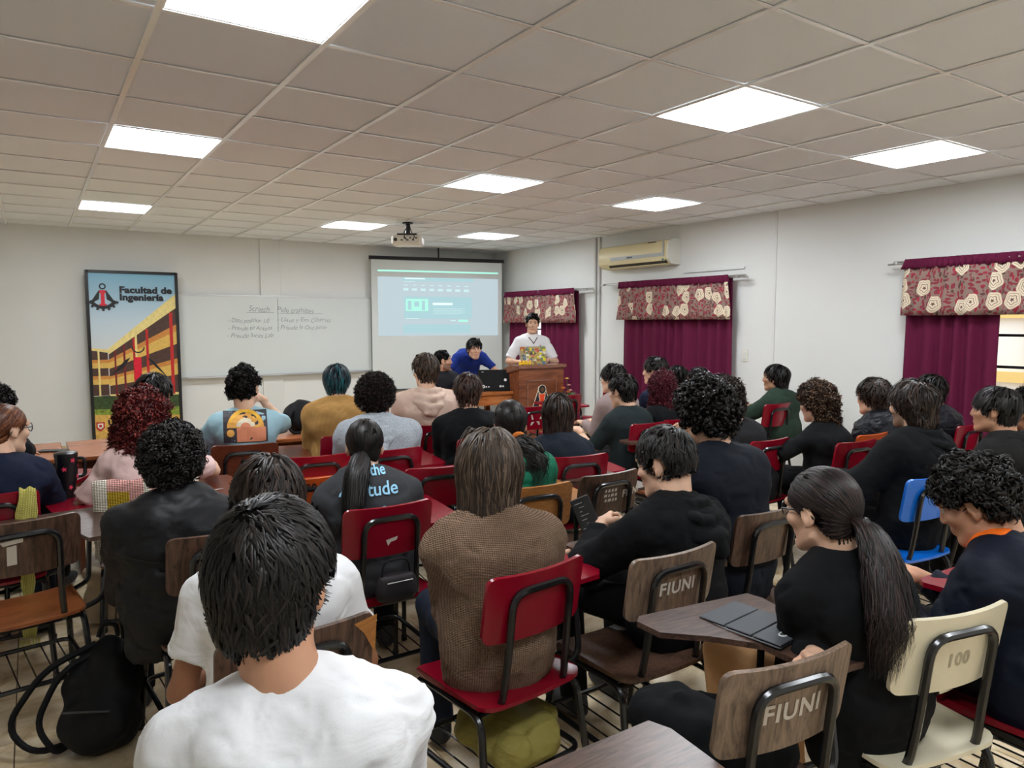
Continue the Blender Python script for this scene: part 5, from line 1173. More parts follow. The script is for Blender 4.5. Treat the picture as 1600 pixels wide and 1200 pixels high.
P('blue_print', 'man with curly black hair in a pale blue t-shirt with orange sun print', 4.5, 381, 571, 12, 6, 3, (24, 2, 0), True, 'light', curly(t=.020, tz=.034, cr=.008, nape=-.075, w=.004), BLK, ('tee', SKYB, dict(sleeve=.85, hem=.12, q=.012)), GREYP, arms=((-.16, .38, .78), (.10, .25, 1.06), (-.5, 0, .55), (.45, .35, .6), .9), nstr=1200, width=.98)
P('banner_boy', 'person with black hair in a black top between the banner and the red-haired woman', 4.2, 240, 583, 6, 5, 5, (20, 4, 0), True, 'tan', short(t=.026, tz=.028, len=.06), BLK, ('tee', BLACKT, dict(hem=.1)), BLKP, nstr=1500, width=.98)
P('red_curls', 'woman with big curly dark red hair in a pale pink t-shirt at the left', 3.5, 222, 604, 6, 5, 5, (14, 2, 0), False, 'light', bigcurls(L=.20, wd=.074, t=.046, tz=.038), REDH, ('tee', PINK, dict(sleeve=.8, hem=.1, q=.008)), BLKP, arms=((-.22, .30, .66), (.30, .42, .80), (-.5, -.1, .5), (.6, -.1, .6), .3), nstr=2600, width=.95)
P('navy_glasses', 'woman with tied auburn hair and glasses in a navy top at the left edge', 3.25, 6, 629, 8, 5, 5, (46, 4, 0), False, 'light', dict(kind='straight', t=.011, tz=.013, len=.10, mess=.04, fringe=.075, nape=-.075, lift=.002, amp=.0015, w=.0034, ears=False, tie=(0, -.110, -.06), tails=[('ponytail', dict(path=[(0, -.095, -.05), (-.01, -.130, -.09), (-.0, -.135, -.20), (.01, -.125, -.30)], r0=.030, r1=.024, n=320, wave=.010))]), AUB, ('long', NAVY, dict(hem=.1, q=.012)), JEAN, arms='desk', nstr=1500, face=True, trim=('glasses',), width=.98, roll=.05)
P('edge_left', 'person with curly black hair cut off by the left edge, hand resting on the table', 3.8, -12, 598, 30, 6, 3, (10, 0, 0), True, 'tan', curly(t=.024, tz=.030), BLK, ('long', BLACKT, dict(hem=.1)), BLKP, arms=((-.1, .40, .78), ('px', 34, 689, 4.25), (-.3, 0, .3), (.4, -.1, .4), .35), nstr=800)
# ------------------------------------------------------------------ presenters (facing the room)
G2 = 'presenters at the front'
P('vest', 'bearded presenter in a black vest, seated and turned towards the screen', 8.5, 692, 547, 185, 4, 6, (-72, 0, 0), True, 'light', short(t=.010, tz=.014, len=.02, nape=-.07), BLK, ('jacket', F_('black_vest', rgb8(36, 38, 44), .5), dict(hem=.1)), BLKP, arms='desk', nstr=700, face=True, trim=('beard',), group=G2)
P('speaker', 'speaker in a white football shirt standing behind the podium', 8.85, 832, 489, 205, 0, 1, (6, 2, 0), True, 'light', short(t=.012, tz=.022, len=.03, nape=-.05, fringe=.074), BLK, ('tee', WHITE, dict(sleeve=.85, hem=.12, q=.004)), BLKP, arms=((-.16, .26, 1.10), (.19, .26, 1.08), (-.5, -.1, .9), (.5, -.1, .9), .4), stand=.89, nstr=700, face=True, group=G2)
P('polo', 'presenter in a royal blue polo shirt bending over the laptop table', 8.75, 741, 528, 196, 44, 12, (0, 2, 0), True, 'light', medium(t=.022, tz=.026, len=.07, mess=.14, fringe=.045, nape=-.06, ears=False), BLK, ('tee', BLUEP, dict(sleeve=.72, hem=.06)), BLKP, arms=((-.24, .50, .85), (.20, .50, .85), (-.5, .2, .9), (.5, .2, .9), .3), stand=.88, nstr=700, face=True, group=G2)
# ------------------------------------------------------------------ the chairs
seat_for('white_near', 'wood', 'dark brown chair mostly hidden under the man in white nearest the camera', 0, heading=4)
seat_for('white_second', 'wood', 'dark brown wood chair with a chipped corner between the two people in white t-shirts', 0, heading=0)
scuff(CHAIRS['white_second'], [(.195, .09), (.195, -.02), (.16, .05), (.13, .085)], M_TAN)
seat_for('leather', 'wood', 'dark brown chair half covered by the black leather-look jacket', 1, dx=.10, stencil=('FIUNI', .052, M_STENCIL), heading=-4)
e = seat_for('sweater', 'red', 'glossy red chair of the person in the brown knitted sweater', 1, heading=-6)
CHAIRS['hooded_phone'] = chair_at(1058, 902, 2.27, 0, 'greywood', 'greyish wood chair with stencilled letters under the man with the phone', 1, stencil=('FIUNI', .058, M_STENCIL))
CHAIRS['ponytail_glasses'] = chair_at(1497, 1008, 1.80, 12, 'cream', 'cream chair with a stencilled number behind the woman with the ponytail', 0, stencil=('100', .05, plain('faded_stencil', rgb8(176, 166, 140), .6), .0, -.02))
seat_for('orange_boy', 'red', 'red chair of the boy in the navy jacket at the lower right edge', 1, heading=2)
seat_for('navy_curly', 'wood', 'dark wood chair under the broad man in the navy t-shirt', 1, heading=0)
CHAIRS['long_hair_hoodie'] = chair_at(1460, 760, 3.36, 6, 'blue', 'bright blue chair of the long-haired man in the black hoodie', 1)
seat_for('profile_boy', 'red', 'red chair of the young man in profile near the right edge', 1)
seat_for('edge_right', 'red', 'red chair at the right edge beyond the young man in profile', 1)
CHAIRS['puffer'] = chair_at(1367, 692, 4.66, 0, 'orange', 'orange painted chair behind the black puffer jacket', 1)
seat_for('curly_brown', 'red', 'dark red chair of the person with curly brown hair', 1)
seat_for('bun_curtain', 'red', 'red chair by the right-hand curtain behind the long-haired man', 1)
CHAIRS['green_profile'] = chair_at(1217, 648, 6.40, 0, 'red', 'red chair of the man in dark green by the wall', 1)
CHAIRS['behind_navy'] = chair_at(1205, 712, 4.43, 0, 'red', 'red chair of the person behind the broad curly man', 1)
seat_for('black_tee', 'red', 'red chair of the man in the dark slate t-shirt right of the podium', 1)
seat_for('mauve', 'red', 'red chair of the person in the mauve-grey top', 1)
seat_for('burgundy_girl', 'red', 'red chair of the woman with burgundy hair', 1)
seat_for('tall_curtain', 'red', 'red chair hidden beyond the woman with burgundy hair', 1)
seat_for('straight_curtain', 'red', 'red chair nearest the wide curtain', 1)
seat_for('low_curtain', 'brown', 'brown chair in front of the wide curtain, hidden by the crowd', 1)
e = seat_for('attitude', 'red', 'red chair with a white torn sticker behind the woman in the lettered t-shirt', 1, heading=0)
scuff(e, [(-.02, -.035), (.0, -.03), (.03, -.025), (.025, -.04), (.0, -.045), (-.01, -.06)])
seat_for('green_hood', 'tan', 'tan plywood chair of the woman in the green hooded top', 1, heading=6)
seat_for('brunette', 'red', 'red chair of the brunette woman with white sleeves', 1, heading=6)
seat_for('black_sweater', 'red', 'red chair of the man in the black sweatshirt', 1, heading=4)
seat_for('beige_hoodie', 'red', 'red chair of the man in the beige hoodie', 1, heading=4)
seat_for('grey_afro', 'red', 'red chair behind the person in the grey hoodie', 1, heading=2)
seat_for('mustard', 'red', 'red chair of the person in the mustard jacket', 1, heading=2)
seat_for('blue_print', 'reddish', 'reddish brown chair behind the pale blue t-shirt', 1, dx=-.02, heading=10)
seat_for('banner_boy', 'red', 'red chair in front of the banner', 1)
e = seat_for('red_curls', 'reddish', 'reddish brown chair with a crocheted shawl over the back', 1)
seat_for('navy_glasses', 'red', 'red chair with a yellow knitted scarf at the left edge', 1, heading=0, dx=.0)
seat_for('edge_left', 'red', 'red chair of the person at the left edge by the table', 1)
seat_for('vest', 'red', 'red chair of the seated presenter in the vest', 0)
# empty chairs
e = chair_at(36, 858, 2.62, -8, 'brown', 'empty dark brown chair with a white torn label at the left edge', 1); EMPTY_LEFT = e
scuff(e, [(-.10, .005), (-.02, .02), (-.02, -.055), (-.10, -.06)]); scuff(e, [(-.07, .035), (.0, .045), (.0, .028), (-.06, .02)])
e = chair_at(1238, 1092, 1.55, 8, 'greywood', 'empty greyish wood chair with stencilled letters, lowest in the photo, holding a black jacket', 1, stencil=('FIUNI', .062, M_STENCIL)); EMPTY_LOW = e
e = chair_at(955, 757, 3.45, -2, 'wood', 'empty dark wood chair with a white emblem in the centre aisle', 1, stencil=('FIUNI', .05, M_STENCIL, .14, -.01))
br_ = [q for q in e.children if q.name.startswith('backrest')][0]; m = MB()
for zz, bars in ((.012, ((-.046, -.034), (-.028, -.012), (-.006, .008), (.014, .030))), (-.012, ((-.050, -.030), (-.024, -.014), (-.008, .012), (.018, .034))), (-.036, ((-.044, -.030), (-.024, -.002), (.004, .016), (.022, .036)))):
    for a_, b_ in bars: m.add([back_pt(x_, z_, -.0071) for x_, z_ in ((a_, zz), (b_, zz + .003), (b_ - .002, zz + .017), (a_ + .002, zz + .015))], [(0, 1, 2, 3)])
m.build('worn_white_emblem', M_STENCIL, br_, smooth=False)['kind'] = 'stuff'
chair_at(498, 733, 3.9, 4, 'red', 'empty red chair beyond the nearest white t-shirts, left of the lettered t-shirt', 1)
e = chair_at(492, 778, 3.35, 4, 'orange', 'empty orange chair with black writing left of the lettered t-shirt', 1, stencil=('804.', .05, M_BLACKPLASTIC, 0, .06))
chair_at(690, 745, 3.6, 8, 'red', 'empty red chair left of the shaggy-haired person in the sweater', 1)
e = chair_at(838, 652, 6.2, 0, 'red', 'empty red chair with two white stickers in front of the podium', 1)
scuff(e, [(-.06, .03), (.06, .03), (.05, -.01), (-.05, -.01)]); scuff(e, [(-.05, -.03), (.03, -.03), (.04, -.06), (-.06, -.06)])
chair_at(950, 604, 8.2, -40, 'red', 'empty red chair against the wall between the two curtains', 0)
chair_at(1060, 672, 4.65, 0, 'brown', 'empty brown chair in front of the woman with burgundy hair', 1)
# ------------------------------------------------------------------ long tables before the whiteboard
M_TABLE = wood('table_wood', rgb8(158, 92, 56), rgb8(184, 112, 70), (1.4, 20, 20), .25, 1.6); M_TDARK = wood('table_side_wood', rgb8(92, 44, 28), rgb8(128, 66, 42), (16, 16, 1.4), .35, 1.6)
for x0, x1, lb in ((-1.36, .135, 'varnished wooden table at the left edge under the resting hand'), (.165, 1.92, 'varnished wooden table before the printed banner, black backpack at its right end')):
    xm = (x0 + x1) / 2; e = empty('table', (xm, 5.40, 0)); tag(e, lb, 'table', 'long tables at the front'); w = x1 - x0
    MB().box((0, 0, .725), (w, .70, .032), bev=.006).build('table_top', M_TABLE, e, angle=20)
    for s in (-1, 1): MB().box((s * (w / 2 - .04), 0, .354), (.03, .62, .708)).build('side_panel', M_TDARK, e, smooth=False)
    MB().box((0, .22, .42), (w - .12, .02, .56)).build('modesty_panel', M_TDARK, e, smooth=False)
    MB().box((0, -.27, .67), (w - .12, .022, .075)).build('apron', M_TDARK, e, smooth=False)
# ------------------------------------------------------------------ presenters' table, podium and what stands on them
M_DESK = wood('desk_wood', rgb8(146, 82, 40), rgb8(188, 118, 66), (2, 22, 22), .25, 1.4); M_POD = wood('podium_wood', rgb8(104, 58, 36), rgb8(146, 86, 52), (2, 26, 10), .25, 1.5); M_PODT = wood('podium_top_wood', rgb8(112, 74, 58), rgb8(150, 104, 84), (3, 20, 20), .25)
tx1, ty0 = 4.56, 6.74; tw = 1.42; e = empty('table', (tx1 - tw / 2, ty0 + .32, 0)); tag(e, 'light brown wooden table of the presenters beside the podium', 'table')
MB().box((0, 0, .763), (tw, .64, .034), bev=.006).build('table_top', M_DESK, e, angle=20); MB().box((0, -.28, .69), (tw - .10, .03, .11)).build('apron', M_DESK, e, smooth=False)
for sx in (-1, 1):
    for sy in (-1, 1): MB().box((sx * (tw / 2 - .06), sy * .26, .373), (.06, .06, .746), bev=.006).build('leg', M_DESK, e, angle=20)
bx = empty('computer_case', (4.20, 6.98, 0)); tag(bx, 'black computer case under the presenters\' table', 'computer')
MB().box((0, 0, .27), (.42, .20, .54), bev=.012).build('case', M_BLACKPLASTIC, bx, angle=20); MB().box((0, -.102, .46), (.30, .006, .05)).build('front_strip', plain('white_plastic', rgb8(228, 226, 216), .4), bx, smooth=False)
px0, px1, py0, pdp, ph = 4.49, 5.11, 6.62, .46, 1.075; pc = (px0 + px1) / 2; pw = px1 - px0
pd = empty('podium', (pc, py0 + pdp / 2, 0)); tag(pd, 'brown wooden podium with an orange, black and blue emblem on its front', 'podium')
m = MB(); m.poly([(-pw / 2, -pdp / 2, .06), (-pw / 2, pdp / 2, .06), (-pw / 2, pdp / 2, ph - .16), (-pw / 2, -pdp / 2, ph - .04)], (pw, 0, 0)); m.build('body', M_POD, pd, smooth=False)
m = MB(); m.box((0, 0, .03), (pw + .04, pdp + .04, .06)); m.build('plinth', M_PODT, pd, smooth=False)
m = MB(); m.poly([(-pw / 2 - .02, -pdp / 2 - .03, ph - .035), (-pw / 2 - .02, pdp / 2 + .02, ph - .16), (-pw / 2 - .02, pdp / 2 + .02, ph - .125), (-pw / 2 - .02, -pdp / 2 + .16, ph), (-pw / 2 - .02, -pdp / 2 - .03, ph)], (pw + .04, 0, 0)); m.build('top_board', M_PODT, pd, smooth=False)
m = MB(); z0, z1 = .30, .90; fw_ = .40
for c, d in (((0, 0, z1), (fw_, .012, .014)), ((0, 0, z0), (fw_, .012, .014)), ((-fw_ / 2, 0, (z0 + z1) / 2), (.014, .012, z1 - z0)), ((fw_ / 2, 0, (z0 + z1) / 2), (.014, .012, z1 - z0))): m.box((c[0], -pdp / 2 - .004, c[2]), d)
m.build('panel_moulding', M_PODT, pd, smooth=False)
m = MB(); L_ = [0]
def pe(mi, pts):
    m.cur = mi; L_[0] += 1; m.poly([(x, -pdp / 2 - .002 - L_[0] * .0012, z) for x, z in pts], (0, .001, 0))
cz = .52
pe(0, [(-.17, cz - .02), (-.06, cz + .26), (-.05, cz + .31), (.05, cz + .31), (.06, cz + .26), (.17, cz - .02), (.06, cz + .02), (-.06, cz + .02)]); pe(4, [(-.13, cz + .012), (-.035, cz + .20), (.035, cz + .20), (.13, cz + .012), (.06, cz + .045), (-.06, cz + .045)])
pe(1, [(-.155, cz), (-.055, cz + .25), (-.035, cz + .235), (-.05, cz + .10)]); pe(1, [(.155, cz), (.055, cz + .25), (.035, cz + .235), (.05, cz + .10)])
pe(0, [(-.048, cz - .01), (.048, cz - .01), (.048, cz + .03), (.036, cz + .04), (.036, cz + .18), (.046, cz + .19), (.046, cz + .235), (-.046, cz + .235), (-.046, cz + .19), (-.036, cz + .18), (-.036, cz + .04), (-.048, cz + .03)])
pe(2, [(-.040, cz - .004), (.040, cz - .004), (.040, cz + .026), (.028, cz + .036), (.028, cz + .184), (.038, cz + .194), (.038, cz + .228), (-.038, cz + .228), (-.038, cz + .194), (-.028, cz + .184), (-.028, cz + .036), (-.040, cz + .026)])
for r_, mi in ((.054, 0), (.048, 1), (.026, 5)): pe(mi, [(r_ * math.cos(a), cz + .275 + r_ * math.sin(a)) for a in np.linspace(0, 2 * math.pi, 19)[:-1]])
pe(0, [(-.185, cz - .05), (-.175, cz - .008), (-.05, cz - .030), (.05, cz - .030), (.175, cz - .008), (.185, cz - .05)]); pe(3, [(-.178, cz - .045), (-.170, cz - .014), (-.05, cz - .036), (.05, cz - .036), (.170, cz - .014), (.178, cz - .045)])
m.build('emblem', [plain('emblem_cream', rgb8(236, 222, 196), .5), plain('emblem_black', rgb8(24, 24, 26), .5), plain('emblem_orange', rgb8(236, 78, 30), .5), plain('emblem_blue', rgb8(36, 40, 92), .5), M_POD, plain('emblem_brown', rgb8(96, 70, 46), .5)], pd, smooth=False)
def laptop(loc, rz, w, label, lidmat, stickers, tilt=18):
    e = empty('laptop', loc, rz); tag(e, label, 'laptop'); d = w * .68
    MB().box((0, 0, .009), (w, d, .016), bev=.004).build('keyboard_base', lidmat, e, angle=20)
    R = Rx(math.radians(tilt)); h = w * .64; o = np.array([0, -d / 2 + .004, .018])      # back of the lid faces -y
    R = Rx(math.radians(tilt)) if True else R
    m = MB(); m.box(o + R @ np.array([0, 0, h / 2]), (w, .008, h), R, .003); lid = m.build('lid', lidmat, e, angle=20)
    m = MB(); m.box(o + R @ np.array([0, .0045, h / 2]), (w - .02, .001, h - .02), R); m.build('screen', emit('laptop_screen', (.7, .8, 1), .6), e, smooth=False)
    m = MB(); mats = []
    for i, (u, v, a, b, c, sh) in enumerate(stickers):
        if c not in mats: mats.append(c)
        m.cur = mats.index(c)
        n = {'o': 12, 'r': 4, 't': 3, 'h': 6}[sh]; ph0 = math.pi / 4 if n == 4 else .3 * i
        pts = [((u - .5) * w + a * w * math.cos(ph0 + 2 * math.pi * k / n), v * h + b * w * math.sin(ph0 + 2 * math.pi * k / n)) for k in range(n)]
        m.poly([tuple(o + R @ np.array([x, -.0045 - .00025 * (i % 14), z])) for x, z in pts], tuple(R @ np.array([0, -.0003, 0])))
    m.build('stickers', [plain('sticker_%d_%d_%d' % c, rgb8(*c), .4) for c in mats], lid, smooth=False)
    return e
q = at_depth(770, 607, 8.25)
laptop((q[0], q[1], .780), -.42, .36, 'black laptop with white stickers on the lid, open on the presenters\' table', plain('matte_black_lid', (.008, .008, .009), .65, 0, .15), [(.16, .16, .05, .05, (225, 225, 225), 'o'), (.16, .16, .025, .025, (20, 20, 20), 'o'), (.25, .14, .03, .03, (210, 210, 210), 'r'), (.33, .14, .025, .03, (200, 200, 210), 'r'), (.70, .16, .04, .035, (220, 215, 215), 'h'), (.78, .16, .03, .03, (205, 205, 205), 'o'), (.86, .48, .045, .045, (228, 228, 228), 'o'), (.15, .88, .05, .014, (190, 190, 190), 'r')], -16)
rs = np.random.default_rng(5); pal = [(196, 170, 92), (120, 140, 84), (200, 92, 60), (226, 222, 206), (70, 66, 60), (224, 214, 60), (150, 110, 74), (206, 140, 120), (96, 120, 140)]
st_ = [(.07 + .86 * rs.random(), .10 + .8 * rs.random(), .045 + .05 * rs.random(), .035 + .04 * rs.random(), pal[rs.integers(len(pal))], 'orrth'[rs.integers(5)]) for _ in range(95)] + [(.90, .35, .06, .06, (226, 216, 40), 'o'), (.72, .5, .12, .025, (230, 228, 220), 'r'), (.78, .72, .10, .02, (232, 230, 222), 'r'), (.30, .32, .06, .07, (190, 84, 50), 'r')]
laptop((pc - .01, py0 + .25, ph - .045), 0, .36, 'laptop covered with colourful stickers on the podium', plain('silver_lid', rgb8(176, 160, 118), .4, .2), st_, -8)
M_DUCK = plain('yellow_rubber', rgb8(248, 206, 24), .35); M_BEAK = plain('orange_beak', rgb8(236, 120, 24), .4)
for k in range(4):
    x = px0 + .035 + k * .042; e = empty('rubber_duck', (x, py0 + .03, ph), 2.9)
    tag(e, 'tiny yellow rubber duck on the podium edge, %s of four from the left' % ('first', 'second', 'third', 'fourth')[k], 'toy duck', 'rubber ducks on the podium')
    V, F = sdf_mesh([Ell((0, 0, .017), (.018, .024, .017)), Ell((0, .010, .038), (.0125, .013, .0125)), Cap((0, -.018, .020), (0, -.030, .030), .009, .003)], .004, .006); obj('body', mesh_of('body', V, F, M_DUCK), e)
    MB().lathe([(.005, 0), (.0045, .006), (.001, .010)], 8, (0, .021, .037), Rx(-math.pi / 2)).build('beak', M_BEAK, e)
# small empty chair by the wall and a flower arrangement on its board
ec = chair_at(886, 660, 7.15, 0, 'red', 'empty red chair right of the podium with flowers on its writing board', 1)
bp_ = np.array(ec.location) + np.array([.27, .12, .7065]); fa = empty('flower_arrangement', bp_); tag(fa, 'small arrangement of yellow, orange and pink flowers right of the podium', 'flowers')
m = MB(); m.lathe([(.035, 0), (.045, .05), (.042, .085)], 14); m.build('pot', plain('white_plastic', rgb8(228, 226, 216), .4), fa)
FC = {'yellow': plain('petal_yellow', rgb8(250, 206, 40), .6), 'orange': plain('petal_orange', rgb8(246, 140, 40), .6), 'pink': plain('petal_pink', rgb8(240, 170, 170), .6)}; M_LEAF = plain('leaf_green', rgb8(54, 92, 40), .6)
rf_ = np.random.default_rng(8)
for k, (x, z, c) in enumerate(((-.03, .26, 'yellow'), (.045, .13, 'pink'), (-.01, .12, 'orange'), (.03, .08, 'orange'), (-.05, .16, 'orange'), (.0, .19, 'pink'))):
    y = rf_.uniform(-.03, .03); MB().tube([(x * .3, y * .3, .06), (x, y, z)], .003, 6).build('stem', M_LEAF, fa)
    m = MB()
    for r_, zz, n in ((.030, .0, 9), (.019, .010, 7)):
        for q in range(n):
            a = 2 * math.pi * q / n; dv = np.array([math.cos(a), math.sin(a), .25]); sd = np.array([-math.sin(a), math.cos(a), 0]); o = np.array([x, y, z + zz])
            m.add([o, o + dv * r_ * .6 + sd * .009, o + dv * r_, o + dv * r_ * .6 - sd * .009], [(0, 1, 2, 3)])
    m.build('blossom', FC[c], fa, smooth=False)
m = MB()
for q in range(10): a = q * 2.4; dv = np.array([math.cos(a), math.sin(a), .5]); sd = np.array([-math.sin(a), math.cos(a), 0]); o = np.array([0, 0, .07]); L = .10; m.add([o, o + dv * L * .5 + sd * .016, o + dv * L, o + dv * L * .5 - sd * .016], [(0, 1, 2, 3)])
m.build('leaves', M_LEAF, fa, smooth=False)
# ------------------------------------------------------------------ prints on clothes
def dtext(key, txt, size, x0, z0, mat, bold=.001, name='lettering', shear=0, sx=1.0, side=-1):
    V, F = text_mesh(txt, size, bold, shear); V[:, 0] *= sx
    return decal(PEOPLE[key], name, V, F, mat, x0, z0, side)
M_LBLUE = plain('pale_blue_print', rgb8(150, 206, 236), .6)
I = PEOPLE['attitude']; zc_ = .83
dtext('attitude', 'Attitude', .070, -.015, zc_ + .05, M_LBLUE); dtext('attitude', 'the', .05, .03, zc_ + .115, M_LBLUE); dtext('attitude', 'C . 2', .07, -.01, zc_ - .04, M_LBLUE)
I = PEOPLE['blue_print']; zc_ = I['chest'][2] + .055
def grid_poly(u0, u1, v0, v1, n=6):
    us = np.linspace(u0, u1, n + 1); vs = np.linspace(v0, v1, n + 1); V = np.array([(u, v, 0) for v in vs for u in us]); F = [(j * (n + 1) + i, j * (n + 1) + i + 1, (j + 1) * (n + 1) + i + 1, (j + 1) * (n + 1) + i) for j in range(n) for i in range(n)]; return V, F
def fan(cx, cy, r0, r1, a0, a1, n=14, m_=3):
    V = np.array([(cx + r * math.cos(a), cy + r * math.sin(a), 0) for r in np.linspace(r0, r1, m_ + 1) for a in np.linspace(a0, a1, n + 1)]); F = [(j * (n + 1) + i, (j + 1) * (n + 1) + i, (j + 1) * (n + 1) + i + 1, j * (n + 1) + i + 1) for j in range(m_) for i in range(n)]; return V, F
PT = {n: plain('print_tee_' + n, rgb8(*c), .7) for n, c in (('dark', (62, 60, 66)), ('amber', (240, 176, 84)), ('coral', (232, 148, 110)), ('cream', (240, 228, 200)), ('yellow', (244, 190, 60)))}
for nm, (V, F), mt, off in (('printed_panel', grid_poly(-.125, .125, -.06, .125), 'dark', .0040), ('printed_sun', fan(0, .03, .0, .105, 0, math.pi), 'amber', .0055), ('printed_block', grid_poly(-.05, .115, -.055, .03), 'coral', .0055), ('printed_fan', fan(0, .03, .015, .055, .15, math.pi - .15), 'cream', .0070), ('printed_centre', fan(0, .03, .0, .03, 0, math.pi), 'coral', .0085), ('printed_drop', fan(-.085, .0, 0, .022, 0, 6.283), 'amber', .0055), ('printed_ray', fan(0, .03, .085, .10, .3, 2.8), 'yellow', .0070)):
    decal(I, nm, V, F, PT[mt], -.005, zc_, -1, off)
I = PEOPLE['speaker']; H_ = I['H']; zc_ = I['c7'][2] - .205
V, F = fan(0, 0, 0, .022, 0, 6.28); decal(I, 'shirt_crest', np.array([(-.03, -.02, 0), (.03, -.02, 0), (0, .035, 0), (-.014, -.012, 0), (.014, -.012, 0), (0, .016, 0)]), [(0, 3, 5, 2), (2, 5, 4, 1)], M_BLACKPLASTIC, -.085, zc_ + .055, 1); decal(I, 'shirt_mark', np.array([(-.022, -.006, 0), (.022, -.006, 0), (.008, .010, 0)]), [(0, 1, 2)], M_BLACKPLASTIC, .075, zc_ + .065, 1)
cz_ = I['c7'][2]
for sd in (-1, 1): decal(I, 'collar_trim', np.array([(sd * .062, -.020, 0), (sd * .048, -.022, 0), (0, -.088, 0), (0, -.106, 0), (sd * .03, -.062, 0), (sd * .022, -.056, 0)]), [(0, 1, 5, 4), (4, 5, 2, 3)], plain('dark_trim', rgb8(60, 36, 30), .7), 0, cz_, 1, .005)
I = PEOPLE['leather']; zs_ = I['c7'][2] - .135                 # yoke seam across the back
U_ = np.linspace(-.19, .19, 25); S_ = [(u, -.045 * (1 - abs(u) / .19) + .004 * q, 0) for q in (0, 1) for u in U_]; decal(I, 'yoke_seam', np.array(S_), [(k, k + 1, 26 + k, 25 + k) for k in range(24)], plain('seam_thread', rgb8(14, 14, 15), .6), 0, zs_, -1, .0025)
dtext('curly_brown', '', .01, 0, 0, M_LBLUE) if False else None
# ------------------------------------------------------------------ things held, worn loose or lying about
M_PHONE = plain('black_glass', (.01, .01, .012), .12)
I = PEOPLE['hooded_phone']; q = at_depth(916, 806, 2.83)
ph_ = empty('phone', q, -.25); tag(ph_, 'black phone held up by the young man in the hoodie', 'phone'); ph_.rotation_euler = (math.radians(-32), math.radians(-22), -.55)
MB().box((0, 0, 0), (.078, .009, .158), bev=.004).build('phone_body', M_BLACKPLASTIC, ph_, angle=20); MB().box((0, -.005, 0), (.070, .001, .148)).build('screen', M_PHONE, ph_, smooth=False)
m = MB()
for k in range(7): m.box((-.012 + .008 * (k % 2), -.0058, .055 - k * .017), (.034 - .012 * (k % 3), .0004, .003))
m.build('screen_lines', plain('grey_text', rgb8(96, 98, 104), .5), ph_, smooth=False)
b = EMPTY_LOW; bl = np.array(b.location); ib = empty('tablet', (bl[0] + .285, bl[1] + .135, .7085), .12); tag(ib, 'tablet in a dark grey folding cover on the wooden writing board', 'tablet')
M_COVER = plain('grey_cover', rgb8(72, 75, 80), .55, bump=.05); MB().box((0, 0, .006), (.178, .250, .012), bev=.005).build('tablet_body', M_BLACKPLASTIC, ib, angle=20)
for k in range(3): MB().box((0, -.0835 + k * .0833, .0145), (.176, .080, .005), bev=.002).build('cover_panel', M_COVER, ib, angle=20)
m = MB(); m.tube([(-.02 + .016 * math.cos(a), -.095 + .010 * math.sin(a), .0172) for a in np.linspace(.5, 5.5, 12)], .0026, 5); m.tube([(.02 + .016 * math.cos(a), -.095 + .010 * math.sin(a), .0172) for a in np.linspace(-2.4, 2.4, 12)], .0026, 5); m.build('printed_mark', plain('white_print', rgb8(210, 212, 214), .5), ib)
# tumbler on the red board at the left
b = CHAIRS['navy_glasses']; M_TUM = plain('black_tumbler', rgb8(20, 20, 24), .3); PK = plain('pink_star_print', rgb8(226, 62, 96), .4)
mw = b.matrix_basis @ Vector((.30, .16, .7065)); tu = empty('tumbler', mw, .4); tag(tu, 'tall black tumbler with pink stars on the red writing board at left', 'tumbler')
MB().lathe([(.034, 0), (.035, .07), (.046, .10), (.048, .205)], 24).build('cup', M_TUM, tu); MB().lathe([(.050, .205), (.050, .222), (.040, .228)], 24).build('lid', M_BLACKPLASTIC, tu); MB().tube([(.046, 0, .19), (.085, 0, .185), (.085, 0, .10), (.046, 0, .10)], .009, 8, fillet=.03).build('handle', M_TUM, tu)
m = MB()
for k, (a, z) in enumerate(((-.6, .16), (-1.6, .06), (-.9, .11), (-2.2, .15), (-.3, .05), (-1.4, .19))):
    r0 = .0355 if z < .07 else (.0472 if z > .1 else .042); pts = []
    for q in range(10): rr = (.014 if q % 2 == 0 else .006); pts.append((a + rr * math.cos(.63 * q + k) / .045, z + rr * math.sin(.63 * q + k)))
    m.add([((r0 + .0022) * math.cos(t_), (r0 + .0022) * math.sin(t_), z_) for t_, z_ in pts], [tuple(range(10))])
sp_ = m.build('star_prints', PK, tu, smooth=False); sp_['kind'] = 'stuff'
